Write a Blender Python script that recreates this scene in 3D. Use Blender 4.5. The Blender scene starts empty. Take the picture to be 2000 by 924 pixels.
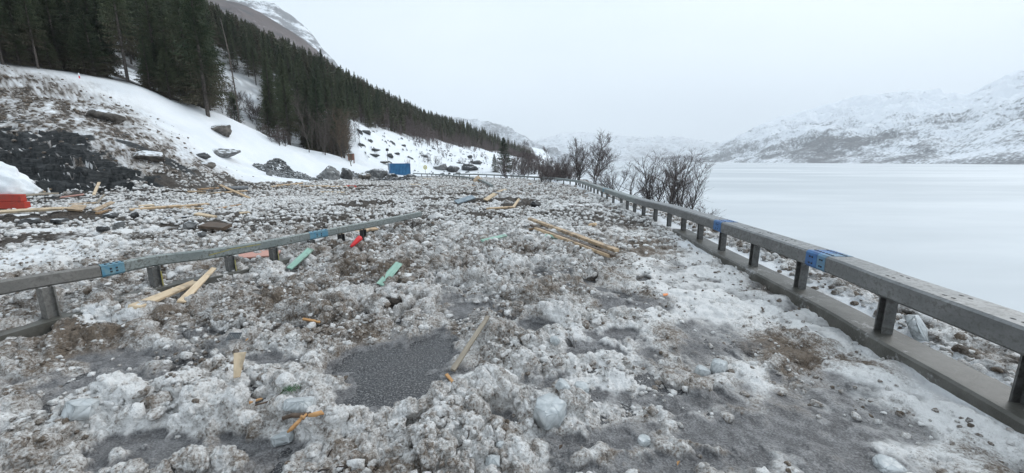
import bpy, bmesh, math, random
import numpy as np
from mathutils import Vector, Matrix

# ------------------------------------------------------------------ camera, sky, sun, exposure
SC = bpy.context.scene
COL = SC.collection
FPX = 767.0                       # focal length in photo pixels (photo 2000 x 924)
EYE = 1.75
PITCH = math.atan((462 - 314) / FPX)
CP, SP = math.cos(PITCH), math.sin(PITCH)
cam = bpy.data.cameras.new('camera')
cam.sensor_width = 36.0
cam.lens = FPX / 2000 * 36
cam.clip_start = 0.05
cam.clip_end = 20000
camo = bpy.data.objects.new('camera', cam)
camo.location = (0, 0, EYE)
camo.rotation_euler = (math.pi / 2 - PITCH, 0, 0)
COL.objects.link(camo)
SC.camera = camo

SUN_EL, SUN_AZ = math.radians(38), math.radians(60)   # azimuth from +Y towards +X
world = bpy.data.worlds.new('World')
SC.world = world
world.use_nodes = True
wn, wl = world.node_tree.nodes, world.node_tree.links
wn.clear()
wo = wn.new('ShaderNodeOutputWorld')
bg = wn.new('ShaderNodeBackground')
sky = wn.new('ShaderNodeTexSky')
sky.sky_type = 'NISHITA'
sky.sun_disc = False
sky.sun_elevation = SUN_EL
sky.sun_rotation = SUN_AZ
sky.air_density = 1.0
sky.dust_density = 4.0
hs = wn.new('ShaderNodeHueSaturation')
hs.inputs['Saturation'].default_value = 0.35
# overcast deck: pale blue-grey cloud with faint soft structure
tc = wn.new('ShaderNodeTexCoord')
mp = wn.new('ShaderNodeMapping')
mp.inputs['Scale'].default_value = (1.0, 1.0, 3.0)
nz = wn.new('ShaderNodeTexNoise')
nz.inputs['Scale'].default_value = 1.6
nz.inputs['Detail'].default_value = 5
rp = wn.new('ShaderNodeValToRGB')
rp.color_ramp.elements[0].position = 0.3
rp.color_ramp.elements[0].color = (6.7, 7.8, 8.8, 1)
rp.color_ramp.elements[1].position = 0.72
rp.color_ramp.elements[1].color = (8.0, 8.95, 9.7, 1)
mx = wn.new('ShaderNodeMix')
mx.data_type = 'RGBA'
mx.inputs[0].default_value = 0.88
bg.inputs['Strength'].default_value = 0.1
wl.new(sky.outputs[0], hs.inputs['Color'])
wl.new(tc.outputs['Generated'], mp.inputs['Vector'])
wl.new(mp.outputs[0], nz.inputs['Vector'])
wl.new(nz.outputs['Fac'], rp.inputs[0])
wl.new(hs.outputs[0], mx.inputs[6])
wl.new(rp.outputs[0], mx.inputs[7])
wl.new(mx.outputs[2], bg.inputs['Color'])
wl.new(bg.outputs[0], wo.inputs['Surface'])

sun = bpy.data.lights.new('sun', 'SUN')
sun.energy = 0.9
sun.angle = math.radians(25)
sun.color = (1.0, 0.97, 0.93)
suno = bpy.data.objects.new('sun', sun)
suno.rotation_euler = (math.pi / 2 - SUN_EL, 0, math.pi - SUN_AZ)
COL.objects.link(suno)

SC.view_settings.view_transform = 'Standard'
SC.view_settings.look = 'None'
SC.view_settings.exposure = 0.52
SC.view_settings.gamma = 1.0
SC.view_settings.use_curve_mapping = False
SC.render.engine = 'CYCLES'
SC.cycles.use_denoising = True
SC.cycles.max_bounces = 6
SC.cycles.diffuse_bounces = 3
SC.cycles.glossy_bounces = 2
SC.cycles.transmission_bounces = 4
SC.cycles.volume_bounces = 1
SC.cycles.caustics_reflective = False
SC.cycles.caustics_refractive = False

# ------------------------------------------------------------------ pixel of the photo -> place in the scene
def ray(u, v):
    x, y = (u - 1000) / FPX, (462 - v) / FPX
    return np.array([x, CP + y * SP, -SP + y * CP])
def G(u, v, z):                   # where the sight line meets height z
    d = ray(u, v); t = (z - EYE) / d[2]
    return Vector((d[0] * t, d[1] * t, z))
def D(u, v, Y):                   # the sight line at depth Y
    d = ray(u, v); t = Y / d[1]
    return Vector((d[0] * t, Y, EYE + d[2] * t))

# ------------------------------------------------------------------ noise
def _h(ix, iy, iz, s):
    n = (ix.astype(np.int64) * 374761393 + iy.astype(np.int64) * 668265263 + iz * 2147483647 + s * 974634777) & 0xFFFFFFFF
    n = ((n ^ (n >> 13)) * 1274126177) & 0xFFFFFFFF
    n = ((n ^ (n >> 16)) * 2246822519) & 0xFFFFFFFF
    return (n ^ (n >> 15)) & 0xFFFFFFFF
def h01(ix, iy, iz, s):
    return _h(ix, iy, iz, s).astype(np.float64) / 4294967296.0
def pn2(x, y, s=0):               # gradient noise, about -0.7 .. 0.7
    x = np.asarray(x, float); y = np.asarray(y, float)
    xi, yi = np.floor(x), np.floor(y)
    xf, yf = x - xi, y - yi
    xi, yi = xi.astype(np.int64), yi.astype(np.int64)
    u = xf * xf * xf * (xf * (xf * 6 - 15) + 10); w = yf * yf * yf * (yf * (yf * 6 - 15) + 10)
    def g(dx, dy):
        a = h01(xi + dx, yi + dy, np.int64(0), s) * 2 * np.pi
        return np.cos(a) * (xf - dx) + np.sin(a) * (yf - dy)
    a = g(0, 0); b = g(1, 0); c = g(0, 1); d = g(1, 1)
    return (a + (b - a) * u) * (1 - w) + (c + (d - c) * u) * w
def fbm(x, y, s=0, o=4, gain=0.5):
    t, a = 0, 1.0
    for k in range(o):
        t = t + a * pn2(x * 2 ** k + 17.3 * k, y * 2 ** k - 9.1 * k, s + k); a *= gain
    return t
def vn3(P, s=0):                  # value noise in space, 0 .. 1
    Pi = np.floor(P); f = P - Pi; Pi = Pi.astype(np.int64); f = f * f * (3 - 2 * f)
    r = 0
    for dx in (0, 1):
        for dy in (0, 1):
            for dz in (0, 1):
                w = (f[..., 0] if dx else 1 - f[..., 0]) * (f[..., 1] if dy else 1 - f[..., 1]) * (f[..., 2] if dz else 1 - f[..., 2])
                r = r + w * h01(Pi[..., 0] + dx, Pi[..., 1] + dy, Pi[..., 2] + dz, s)
    return r
def lumps(P, cell, s, lo=0.5, hi=0.85):   # union of balls scattered in space: 0 .. 1
    out = np.zeros(len(P))
    for i in range(0, len(P), 200000):
        Q = P[i:i + 200000] / cell
        Pi = np.floor(Q).astype(np.int64)
        best = np.zeros(len(Q))
        for dx in (-1, 0, 1):
            for dy in (-1, 0, 1):
                for dz in (-1, 0, 1):
                    ax, ay, az = Pi[:, 0] + dx, Pi[:, 1] + dy, Pi[:, 2] + dz
                    hh = _h(ax, ay, az, s)
                    jx = (hh & 1023) / 1024.0; jy = ((hh >> 10) & 1023) / 1024.0; jz = ((hh >> 20) & 1023) / 1024.0
                    rr = lo + (hi - lo) * ((hh >> 7) & 255) / 255.0
                    d2 = (ax + jx - Q[:, 0]) ** 2 + (ay + jy - Q[:, 1]) ** 2 + (az + jz - Q[:, 2]) ** 2
                    best = np.maximum(best, rr * rr - d2)
        out[i:i + 200000] = np.sqrt(best) / hi
    return out
def warp3(P, cell, k, s):         # bends space so that the lumps are not balls
    Q = P / (cell * 1.1)
    return P + cell * k * np.stack([vn3(Q, s) - .5, vn3(Q + 31.7, s + 1) - .5, vn3(Q + 77.1, s + 2) - .5], 1)
def sst(a, b, x):
    t = np.clip((x - a) / (b - a), 0, 1); return t * t * (3 - 2 * t)
def poly_sd(x, y, pts):           # signed distance to a polygon, positive inside
    x = np.asarray(x, float); y = np.asarray(y, float)
    d = np.full(x.shape, 1e18); ins = np.zeros(x.shape, bool)
    n = len(pts)
    for i in range(n):
        ax, ay = pts[i][0], pts[i][1]; bx, by = pts[(i + 1) % n][0], pts[(i + 1) % n][1]
        ex, ey = bx - ax, by - ay
        t = np.clip(((x - ax) * ex + (y - ay) * ey) / (ex * ex + ey * ey + 1e-12), 0, 1)
        d = np.minimum(d, (x - ax - t * ex) ** 2 + (y - ay - t * ey) ** 2)
        c = ((ay > y) != (by > y)) & (x < ex * (y - ay) / (ey if abs(ey) > 1e-12 else 1e-12) + ax)
        ins ^= c
    return np.where(ins, 1, -1) * np.sqrt(d)

# ------------------------------------------------------------------ lie of the land
def zroad(y): return -0.0155 * np.clip(np.asarray(y, float) - 10, 0, 200)
ctrl = []
for y in (-40, -15, -6, 0, 4, 8, 13, 20, 30, 45, 60, 75):
    for x in (-16, -11, -7, -3, 0, 4):
        if y > 30 and x < -11: continue
        ctrl.append((x, y, float(zroad(y)) + (0.12 if x < -6 and y < 16 else 0)))
for y in (45, 60, 75, 100):
    ctrl.append((12, y, float(zroad(y)) - 0.3))
for u, v, Y in [(0, 378, 19), (140, 376, 19.5), (280, 372, 20), (-200, 385, 18.5),
                (0, 262, 22.6), (120, 262, 23), (200, 290, 22.5), (275, 345, 21.8), (-200, 250, 22),
                (0, 200, 28), (100, 200, 29), (200, 240, 28), (300, 292, 27), (400, 332, 27), (-200, 170, 28),
                (0, 125, 36), (150, 155, 38), (300, 187, 42), (400, 230, 45), (470, 251, 48), (560, 286, 54), (650, 306, 60), (690, 319, 65), (-200, 70, 34),
                (350, 255, 36), (400, 290, 36), (500, 312, 45), (480, 336, 36), (560, 342, 42), (600, 328, 50),
                (430, 360, 27.5), (480, 359, 30), (560, 352, 38), (620, 348, 46), (680, 346, 55), (760, 342, 66),
                (500, 262, 66), (450, 210, 74), (440, 165, 86), (560, 290, 64), (540, 235, 85),
                (690, 240, 92), (760, 262, 112), (830, 275, 150), (900, 288, 190), (970, 300, 230),
                (700, 272, 82), (720, 300, 78), (760, 316, 84), (800, 300, 100), (850, 302, 118), (900, 310, 130), (950, 317, 140),
                (800, 334, 82), (860, 333, 92), (930, 333, 98), (980, 325, 120)]:
    p = D(u, v, Y); ctrl.append((p.x, p.y, p.z))
for x, y in [(-70, 105), (-70, 150), (-140, 60), (-140, 110), (-140, 200), (-140, 300), (-260, 60), (-260, 200), (-281, 400), (-160, 420), (-80, 220), (-80, 320),
             (-80, 450), (-420, 100), (-420, 300), (-420, 600), (-200, 650), (-90, 650), (-80, 55)]:
    ctrl.append((x, y, 0.47 * -x - 5))
ctrl += [(-20, 400, 11), (-10, 300, 8), (10, 300, 1), (30, 400, 1), (-25, 500, 14), (40, 650, 2), (-20, 650, 13),
         (-40, 0, 5), (-40, -40, 6), (-90, 0, 34), (-90, -60, 34), (-260, -60, 115), (-30, 8, 1.5), (-24, -10, 0.4), (-60, 20, 17), (-200, 0, 88)]
ctrl = np.array(ctrl, float)
_c = 2.2
_A = np.sqrt((ctrl[:, None, 0] - ctrl[None, :, 0]) ** 2 + (ctrl[:, None, 1] - ctrl[None, :, 1]) ** 2 + _c * _c)
_n = len(ctrl)
_M = np.zeros((_n + 1, _n + 1)); _M[:_n, :_n] = _A - np.eye(_n) * 0.05; _M[:_n, _n] = 1; _M[_n, :_n] = 1
_W = np.linalg.solve(_M, np.append(ctrl[:, 2], 0))
_sx = np.array([-60, 0, 2, 3.5, 5, 7, 10, 15, 20, 32, 45, 60, 100, 200, 400, 700, 1200.]); _sv = np.array([2.4, 2.95, 3.3, 3.7, 4.0, 4.2, 4.35, 4.5, 4.9, 6.0, 7.5, 9.5, 14, 24, 46, 70, 80.])
def shore(y): return np.interp(y, _sx, _sv)
LAKE_Z = -5.0
def H(x, y):
    x = np.atleast_1d(np.asarray(x, float)); y = np.atleast_1d(np.asarray(y, float))
    sh = x.shape; x = x.ravel(); y = y.ravel()
    z = np.full(x.shape, _W[_n])
    for i in range(0, len(x), 100000):
        a, b = x[i:i + 100000], y[i:i + 100000]
        acc = np.zeros(len(a))
        for k in range(_n):
            acc += _W[k] * np.sqrt((a - ctrl[k, 0]) ** 2 + (b - ctrl[k, 1]) ** 2 + _c * _c)
        z[i:i + 100000] += acc
    s = x - shore(y) - 0.35
    rd = zroad(y)
    # roadway itself is graded flat
    near = sst(-5.6, -4.6, x) * (1 - sst(40, 60, y)) * sst(-45, -20, y)
    z = z * (1 - near) + rd * near
    bank = np.maximum(np.where(s > 0, -0.14 * s - 0.42 * np.clip(s - 1.0, 0, 100) - 0.10, 1e3 - 0 * s), -7.5 - rd)
    z = np.where(s > 0, np.minimum(z, 0) * np.exp(-np.clip(s, 0, 50) / 2) + rd * (1 - np.exp(-np.clip(s, 0, 50) / 2)) + bank, z)
    return z.reshape(sh)
_T = np.concatenate([np.linspace(1, 60, 1200), np.geomspace(60, 900, 1600)[1:]])
def hit(u, v, dz=0.0):            # where the sight line lands on the terrain
    d = ray(u, v)
    zz = EYE + d[2] * _T
    hz = H(d[0] * _T, d[1] * _T) + dz
    i = int(np.argmax(zz < hz))
    if i == 0: i = len(_T) - 1
    t0, t1 = _T[i - 1], _T[i]
    a0 = (EYE + d[2] * t0) - hz[i - 1]; a1 = (EYE + d[2] * t1) - hz[i]
    t = t0 + (t1 - t0) * (a0 / (a0 - a1) if abs(a0 - a1) > 1e-9 else 0)
    return Vector((d[0] * t, d[1] * t, EYE + d[2] * t))

# ------------------------------------------------------------------ object helpers
def link(o, parent=None):
    COL.objects.link(o)
    if parent is not None: o.parent = parent
    return o
def tag(o, label=None, cat=None, group=None, kind=None):
    if label: o['label'] = label
    if cat: o['category'] = cat
    if group: o['group'] = group
    if kind: o['kind'] = kind
    return o
def empty(name, loc, rz=0.0, label=None, cat=None, group=None):
    o = bpy.data.objects.new(name, None); o.empty_display_size = 0.2
    o.location = loc; o.rotation_euler = (0, 0, rz)
    COL.objects.link(o)
    return tag(o, label, cat, group)
def np_mesh(name, V, F, mat, smooth=True, attrs=None):
    """V (n,3), F (m,3 or 4) int arrays"""
    V = np.ascontiguousarray(V, np.float32); F = np.ascontiguousarray(F, np.int32)
    me = bpy.data.meshes.new(name)
    k = F.shape[1]
    me.vertices.add(len(V)); me.vertices.foreach_set('co', V.ravel())
    me.loops.add(F.size); me.loops.foreach_set('vertex_index', F.ravel())
    me.polygons.add(len(F))
    me.polygons.foreach_set('loop_start', np.arange(0, F.size, k, dtype=np.int32))
    me.polygons.foreach_set('use_smooth', np.full(len(F), smooth, dtype=bool))
    for an, av in (attrs or {}).items():
        a = me.attributes.new(an, 'FLOAT', 'POINT'); a.data.foreach_set('value', np.ascontiguousarray(av, np.float32))
    me.update(calc_edges=True)
    me.validate()
    if mat: me.materials.append(mat)
    return me
def mesh_obj(name, me, parent=None, loc=None):
    o = bpy.data.objects.new(name, me)
    if loc is not None: o.location = loc
    return link(o, parent)
class MB:
    """collects shapes into ONE mesh"""
    def __init__(s): s.v = []; s.f = []
    def add(s, vs, fs):
        o = len(s.v); s.v += [tuple(p) for p in vs]; s.f += [tuple(i + o for i in f) for f in fs]
    def box(s, c, size, M=None):
        hx, hy, hz = size[0] / 2, size[1] / 2, size[2] / 2
        vs = [Vector((x * hx, y * hy, z * hz)) for x in (-1, 1) for y in (-1, 1) for z in (-1, 1)]
        if M is not None: vs = [M @ p for p in vs]
        vs = [p + Vector(c) for p in vs]
        s.add(vs, [(0, 1, 3, 2), (4, 6, 7, 5), (0, 4, 5, 1), (2, 3, 7, 6), (0, 2, 6, 4), (1, 5, 7, 3)])
    def tube(s, pts, rad, n=6, cap=True):
        pts = [Vector(p) for p in pts]
        if not hasattr(rad, '__len__'): rad = [rad] * len(pts)
        rings = []
        for i, p in enumerate(pts):
            t = (pts[min(i + 1, len(pts) - 1)] - pts[max(i - 1, 0)]).normalized()
            a = t.cross(Vector((0.31, 0.17, 1)) if abs(t.z) < 0.95 else Vector((1, 0.2, 0))).normalized(); b = t.cross(a)
            rings.append([p + (a * math.cos(2 * math.pi * k / n) + b * math.sin(2 * math.pi * k / n)) * rad[i] for k in range(n)])
        vs = [q for r in rings for q in r]
        fs = [(i * n + k, i * n + (k + 1) % n, (i + 1) * n + (k + 1) % n, (i + 1) * n + k) for i in range(len(pts) - 1) for k in range(n)]
        if cap: fs += [tuple(range(n - 1, -1, -1)), tuple((len(pts) - 1) * n + k for k in range(n))]
        s.add(vs, fs)
    def sweep(s, prof, pts, cap=True):
        """prof: [(side, up)] closed, swept along pts (side = right of travel)"""
        pts = [Vector(p) for p in pts]; n = len(prof); vs = []
        for i, p in enumerate(pts):
            t = (pts[min(i + 1, len(pts) - 1)] - pts[max(i - 1, 0)]); t.z = 0; t.normalize()
            r = Vector((t.y, -t.x, 0))
            vs += [p + r * a + Vector((0, 0, b)) for a, b in prof]
        fs = [(i * n + k, (i + 1) * n + k, (i + 1) * n + (k + 1) % n, i * n + (k + 1) % n) for i in range(len(pts) - 1) for k in range(n)]
        if cap: fs += [tuple(range(n)), tuple((len(pts) - 1) * n + k for k in range(n - 1, -1, -1))]
        s.add(vs, fs)
    def build(s, name, mat, parent=None, loc=None, smooth=False, bevel=0.0):
        me = bpy.data.meshes.new(name)
        off = Vector(loc) if loc is not None else Vector((0, 0, 0))
        me.from_pydata([tuple(Vector(p) - off) for p in s.v], [], s.f)
        bm = bmesh.new(); bm.from_mesh(me)
        bmesh.ops.recalc_face_normals(bm, faces=bm.faces)
        if bevel > 0:
            bmesh.ops.bevel(bm, geom=list(bm.edges), offset=bevel, segments=1, affect='EDGES', clamp_overlap=True)
        bm.to_mesh(me); bm.free()
        if smooth: me.polygons.foreach_set('use_smooth', [True] * len(me.polygons))
        me.materials.append(mat); me.update()
        o = bpy.data.objects.new(name, me)
        if loc is not None: o.location = loc
        return link(o, parent)

# ------------------------------------------------------------------ material helpers
class NT:
    def __init__(s, name):
        s.m = bpy.data.materials.new(name); s.m.use_nodes = True
        s.n, s.l = s.m.node_tree.nodes, s.m.node_tree.links
        s.b = s.n['Principled BSDF']
        s.co = s.n.new('ShaderNodeTexCoord')
    def noise(s, scale, detail=4, rough=0.55, vec=None, stretch=None, dist=0.0):
        t = s.n.new('ShaderNodeTexNoise'); t.inputs['Scale'].default_value = scale; t.inputs['Detail'].default_value = detail
        t.inputs['Roughness'].default_value = rough; t.inputs['Distortion'].default_value = dist
        v = vec or s.co.outputs['Object']
        if stretch:
            mp = s.n.new('ShaderNodeMapping'); mp.inputs['Scale'].default_value = stretch
            s.l.new(v, mp.inputs['Vector']); v = mp.outputs[0]
        s.l.new(v, t.inputs['Vector'])
        return t.outputs['Fac']
    def voro(s, scale, feature='F1'):
        t = s.n.new('ShaderNodeTexVoronoi'); t.inputs['Scale'].default_value = scale; t.feature = feature
        s.l.new(s.co.outputs['Object'], t.inputs['Vector'])
        return t.outputs['Distance']
    def attr(s, name):
        a = s.n.new('ShaderNodeAttribute'); a.attribute_name = name; return a.outputs['Fac']
    def val(s, x):
        v = s.n.new('ShaderNodeValue'); v.outputs[0].default_value = x; return v.outputs[0]
    def math(s, op, a, b=0.0, clamp=False):
        m = s.n.new('ShaderNodeMath'); m.operation = op; m.use_clamp = clamp
        for i, x in enumerate((a, b)):
            if isinstance(x, (int, float)): m.inputs[i].default_value = x
            else: s.l.new(x, m.inputs[i])
        return m.outputs[0]
    def step(s, f, a, b):
        m = s.n.new('ShaderNodeMapRange'); m.interpolation_type = 'SMOOTHSTEP'
        m.inputs['From Min'].default_value = a; m.inputs['From Max'].default_value = b
        s.l.new(f, m.inputs['Value']); return m.outputs[0]
    def mix(s, f, a, b, mode='MIX'):
        m = s.n.new('ShaderNodeMix'); m.data_type = 'RGBA'; m.blend_type = mode
        for sock, x in ((m.inputs[0], f), (m.inputs[6], a), (m.inputs[7], b)):
            if isinstance(x, (int, float)): sock.default_value = x
            elif isinstance(x, tuple): sock.default_value = (*x, 1)
            else: s.l.new(x, sock)
        return m.outputs[2]
    def set(s, name, x):
        k = s.b.inputs[name]
        if isinstance(x, (int, float)): k.default_value = x
        elif isinstance(x, tuple): k.default_value = (*x, 1)
        else: s.l.new(x, k)
    def bump(s, h, strength=0.4, dist=0.02):
        b = s.n.new('ShaderNodeBump'); b.inputs['Strength'].default_value = strength; b.inputs['Distance'].default_value = dist
        s.l.new(h, b.inputs['Height']); s.l.new(b.outputs[0], s.b.inputs['Normal'])

def m_debris():
    t = NT('dirty_snow')
    n1 = t.noise(2.2, 5, .6); n2 = t.noise(9, 4, .6); n3 = t.noise(55, 3, .65)
    dirt = t.attr('dirt'); T = t.attr('snow'); mud = t.attr('mud'); clean = t.attr('clean'); rock = t.attr('rock'); forest = t.attr('forest')
    d = t.math('ADD', t.math('ADD', t.math('MULTIPLY', n1, .5), t.math('MULTIPLY', n2, .8)), t.math('MULTIPLY', n3, .8))
    d = t.math('ADD', d, t.math('MULTIPLY', t.math('SUBTRACT', dirt, .5), .95))
    c = t.mix(t.step(d, .80, 1.35), (.77, .76, .745), (.165, .127, .094))
    grit = t.step(t.math('ADD', t.noise(75, 3, .75), t.math('MULTIPLY', d, .22)), .80, .90)
    c = t.mix(t.math('MULTIPLY', grit, .8), c, (.075, .06, .05))
    # thin soaked slush lets the asphalt's grey through
    sl = t.mix(t.step(t.math('ADD', t.math('MULTIPLY', t.noise(85, 3, .7), .6), t.math('MULTIPLY', n2, .45)), .42, .68), (.090, .087, .088), (.30, .295, .295))
    c = t.mix(t.step(t.math('ADD', T, t.math('MULTIPLY', t.math('SUBTRACT', n2, .5), .03)), .004, .034), sl, c)
    cs = t.mix(t.step(t.noise(.35, 4), .35, .7), (.80, .83, .86), (.87, .885, .90))
    c = t.mix(clean, c, cs)
    md = t.mix(t.step(t.noise(30, 4, .6), .35, .7), (.026, .021, .017), (.105, .085, .068))
    c = t.mix(t.step(t.math('ADD', mud, t.math('MULTIPLY', t.math('SUBTRACT', n2, .5), .9)), .35, .62), c, md)
    rk = t.mix(t.step(t.noise(3.5, 6, .65, stretch=(1, 1, 3)), .35, .68), (.010, .012, .013), (.050, .052, .052))
    c = t.mix(t.step(t.math('ADD', rock, t.math('MULTIPLY', t.math('SUBTRACT', n1, .5), 1.0)), .42, .58), c, rk)
    fo = t.mix(t.step(n2, .35, .65), (.028, .022, .017), (.075, .06, .048))
    c = t.mix(forest, c, fo)
    t.set('Base Color', c)
    t.set('Roughness', t.mix(t.step(T, .0, .04), (.38, .38, .38), (.72, .72, .72)))
    t.set('Specular IOR Level', .35)
    t.bump(t.math('ADD', n3, t.math('MULTIPLY', n2, .7)), .8, .026)
    return t.m
def m_asphalt():
    t = NT('wet_asphalt')
    v = t.noise(72, 2, .7); n = t.noise(4, 4)
    c = t.mix(t.step(v, .47, .68), (.028, .028, .031), (.24, .235, .23))
    c = t.mix(t.math('MULTIPLY', t.step(n, .5, .8), .3), c, (.14, .135, .13))
    t.set('Base Color', c); t.set('Roughness', t.mix(t.step(n, .4, .6), (.22, .22, .22), (.5, .5, .5))); t.bump(v, .9, .01)
    return t.m
def m_simple(name, c1, c2, scale=6, rough=.6, metal=0.0, bump=.2, bscale=40, stretch=None, lo=.35, hi=.68, bdist=.004):
    t = NT(name)
    t.set('Base Color', t.mix(t.step(t.noise(scale, 5, .6, stretch=stretch), lo, hi), c1, c2))
    t.set('Roughness', rough); t.set('Metallic', metal)
    if bump: t.bump(t.noise(bscale, 4, stretch=stretch), bump, bdist)
    return t.m
M = {}
M['debris'] = m_debris()
M['asphalt'] = m_asphalt()
def base_line(y):                 # lower edge of the spruce forest
    return np.interp(y, [20, 34, 40, 46, 50, 52, 61, 63, 70, 80, 90, 112, 150, 190, 230, 300, 420, 650], [-48, -45, -41, -36, -37, -54, -54, -31, -29, -31, -36, -36, -34, -26, -14, -2, 24, 44])
# ================================================================== GROUND
random.seed(7); rng = np.random.default_rng(11)
# where the slide debris lies
_deb = [(-26, -3), (-26, 12)] + [tuple(hit(u, v)[:2]) for u, v in [(-60, 378), (0, 377), (150, 374), (268, 370), (285, 345), (310, 322), (370, 322), (425, 334), (470, 354), (560, 358), (640, 354), (700, 350), (770, 349), (840, 345), (905, 343)]] + \
       [(-5, 60), (3, 46), (5.0, 32), (4.6, 20), (4.2, 12), (3.9, 6), (3.4, 3), (3.0, 0), (2.6, -4)]
def deb_sd(x, y):
    w = 1.0 + 0 * x
    return poly_sd(x + 0.9 * pn2(x / 2.2, y / 2.2, 5) + .4 * pn2(x / .7, y / .7, 6), y + 0.9 * pn2(x / 2.2, y / 2.2, 8), _deb)
# bare or thin places: (u, v, half width m, half length m, how bare)
_bare = [(745, 708, .38, .46, 1.3), (835, 690, .32, .50, 1.3), (785, 752, .42, .34, 1.4), (745, 768, .3, .2, 1.2), (830, 775, .28, .16, 1.2),
         (230, 700, .55, .22, .85), (120, 760, .7, .16, .8), (520, 712, .42, .15, .9), (380, 660, .3, .15, .6), (610, 690, .2, .1, .6),
         (330, 880, .6, .14, .9), (520, 880, .5, .15, .95), (240, 915, .4, .1, .9), (640, 900, .3, .12, .6),
         (1055, 640, .22, .22, 1.1), (900, 605, .3, .25, .9), (1150, 560, .45, .3, .7), (1150, 690, .38, .22, .9), (1220, 660, .5, .3, .85), (1300, 700, .45, .25, .8), (1230, 600, .5, .3, .75),
         (1060, 745, .25, .15, .85), (1180, 770, .4, .16, .9), (1300, 780, .35, .2, .7), (1250, 850, .5, .2, .85), (1100, 860, .35, .12, .85), (1400, 850, .5, .25, .80), (1560, 870, .5, .22, .80), (980, 830, .2, .1, .8), (1180, 915, .4, .1, .92), (1380, 915, .6, .1, .9),
         (1700, 910, .5, .15, .75), (1480, 780, .4, .25, .62), (1590, 830, .35, .2, .65), (1640, 800, .15, .3, .5), (1350, 640, .4, .3, .5)]
_bare = [(G(u, v, 0), a, b, k) for u, v, a, b, k in _bare]
_prints = [(1432, 688, .055, .12, .3), (1515, 728, .055, .12, -.5), (1412, 765, .05, .12, .2), (1478, 862, .05, .13, -.1), (1650, 838, .05, .17, -.5), (1130, 575, .06, .1, .6), (1090, 590, .05, .1, .6)]
_prints = [(G(u, v, .05), a, b, r) for u, v, a, b, r in _prints]
# dark hollows and mud openings in the debris
_holes = [(730, 400, 1.0, .6), (695, 405, .7, .45), (850, 392, 1.0, .45), (905, 383, 1.2, .5), (980, 395, 1.4, .9), (925, 397, .8, .5), (1015, 404, .8, .5), (845, 495, .28, .28), (1035, 400, .5, .4),
          (1290, 420, .5, .6), (1250, 405, .5, .6), (310, 356, 1.0, .5), (430, 446, .35, .15), (50, 432, 2.0, .4), (140, 430, 1.0, .3), (760, 352, 1.6, 1.2), (720, 366, 2.2, .5), (660, 372, 2.0, .4), (160, 425, .8, .3),
          (445, 660, .10, .10), (750, 615, .14, .1), (1260, 545, .10, .10), (1040, 545, .14, .08), (560, 655, .2, .12), (900, 548, .10, .07), (1155, 548, .12, .07), (690, 560, .16, .10), (350, 720, .12, .06)]
_holes = [(hit(u, v), a, b) for u, v, a, b in _holes]
_white = [(765, 394, .7, .6, 1), (1110, 402, 1.3, .5, .9), (775, 412, .5, .4, .7), (60, 512, .9, .8, .9), (150, 480, .9, .5, .7), (60, 455, 2.2, .35, .7), (250, 455, 1.2, .35, .6), (60, 425, 1.0, .25, .9), (1345, 560, .5, .8, .55), (1480, 600, .5, .5, .5), (1700, 680, .25, .4, .7), (1600, 640, .4, .5, .45), (1700, 760, .35, .2, .5), (1830, 830, .25, .2, .5),
          (1060, 440, .6, .4, .5), (1340, 520, .5, .5, .5), (160, 640, .5, .12, .7), (250, 640, .3, .15, .6), (960, 760, .3, .2, .35)]
_white = [(hit(u, v), a, b, k) for u, v, a, b, k in _white]
def blobsum(x, y, L, wx=0, wy=0, pw=2.0):
    r = np.zeros(x.shape)
    for it in L:
        c, a, b = it[0], it[1], it[2]; k = it[3] if len(it) > 3 else 1.0
        d = ((x + wx - c.x) / a) ** 2 + ((y + wy - c.y) / b) ** 2
        r = np.maximum(r, k * np.exp(-0.5 * d ** pw))
    return r

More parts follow.
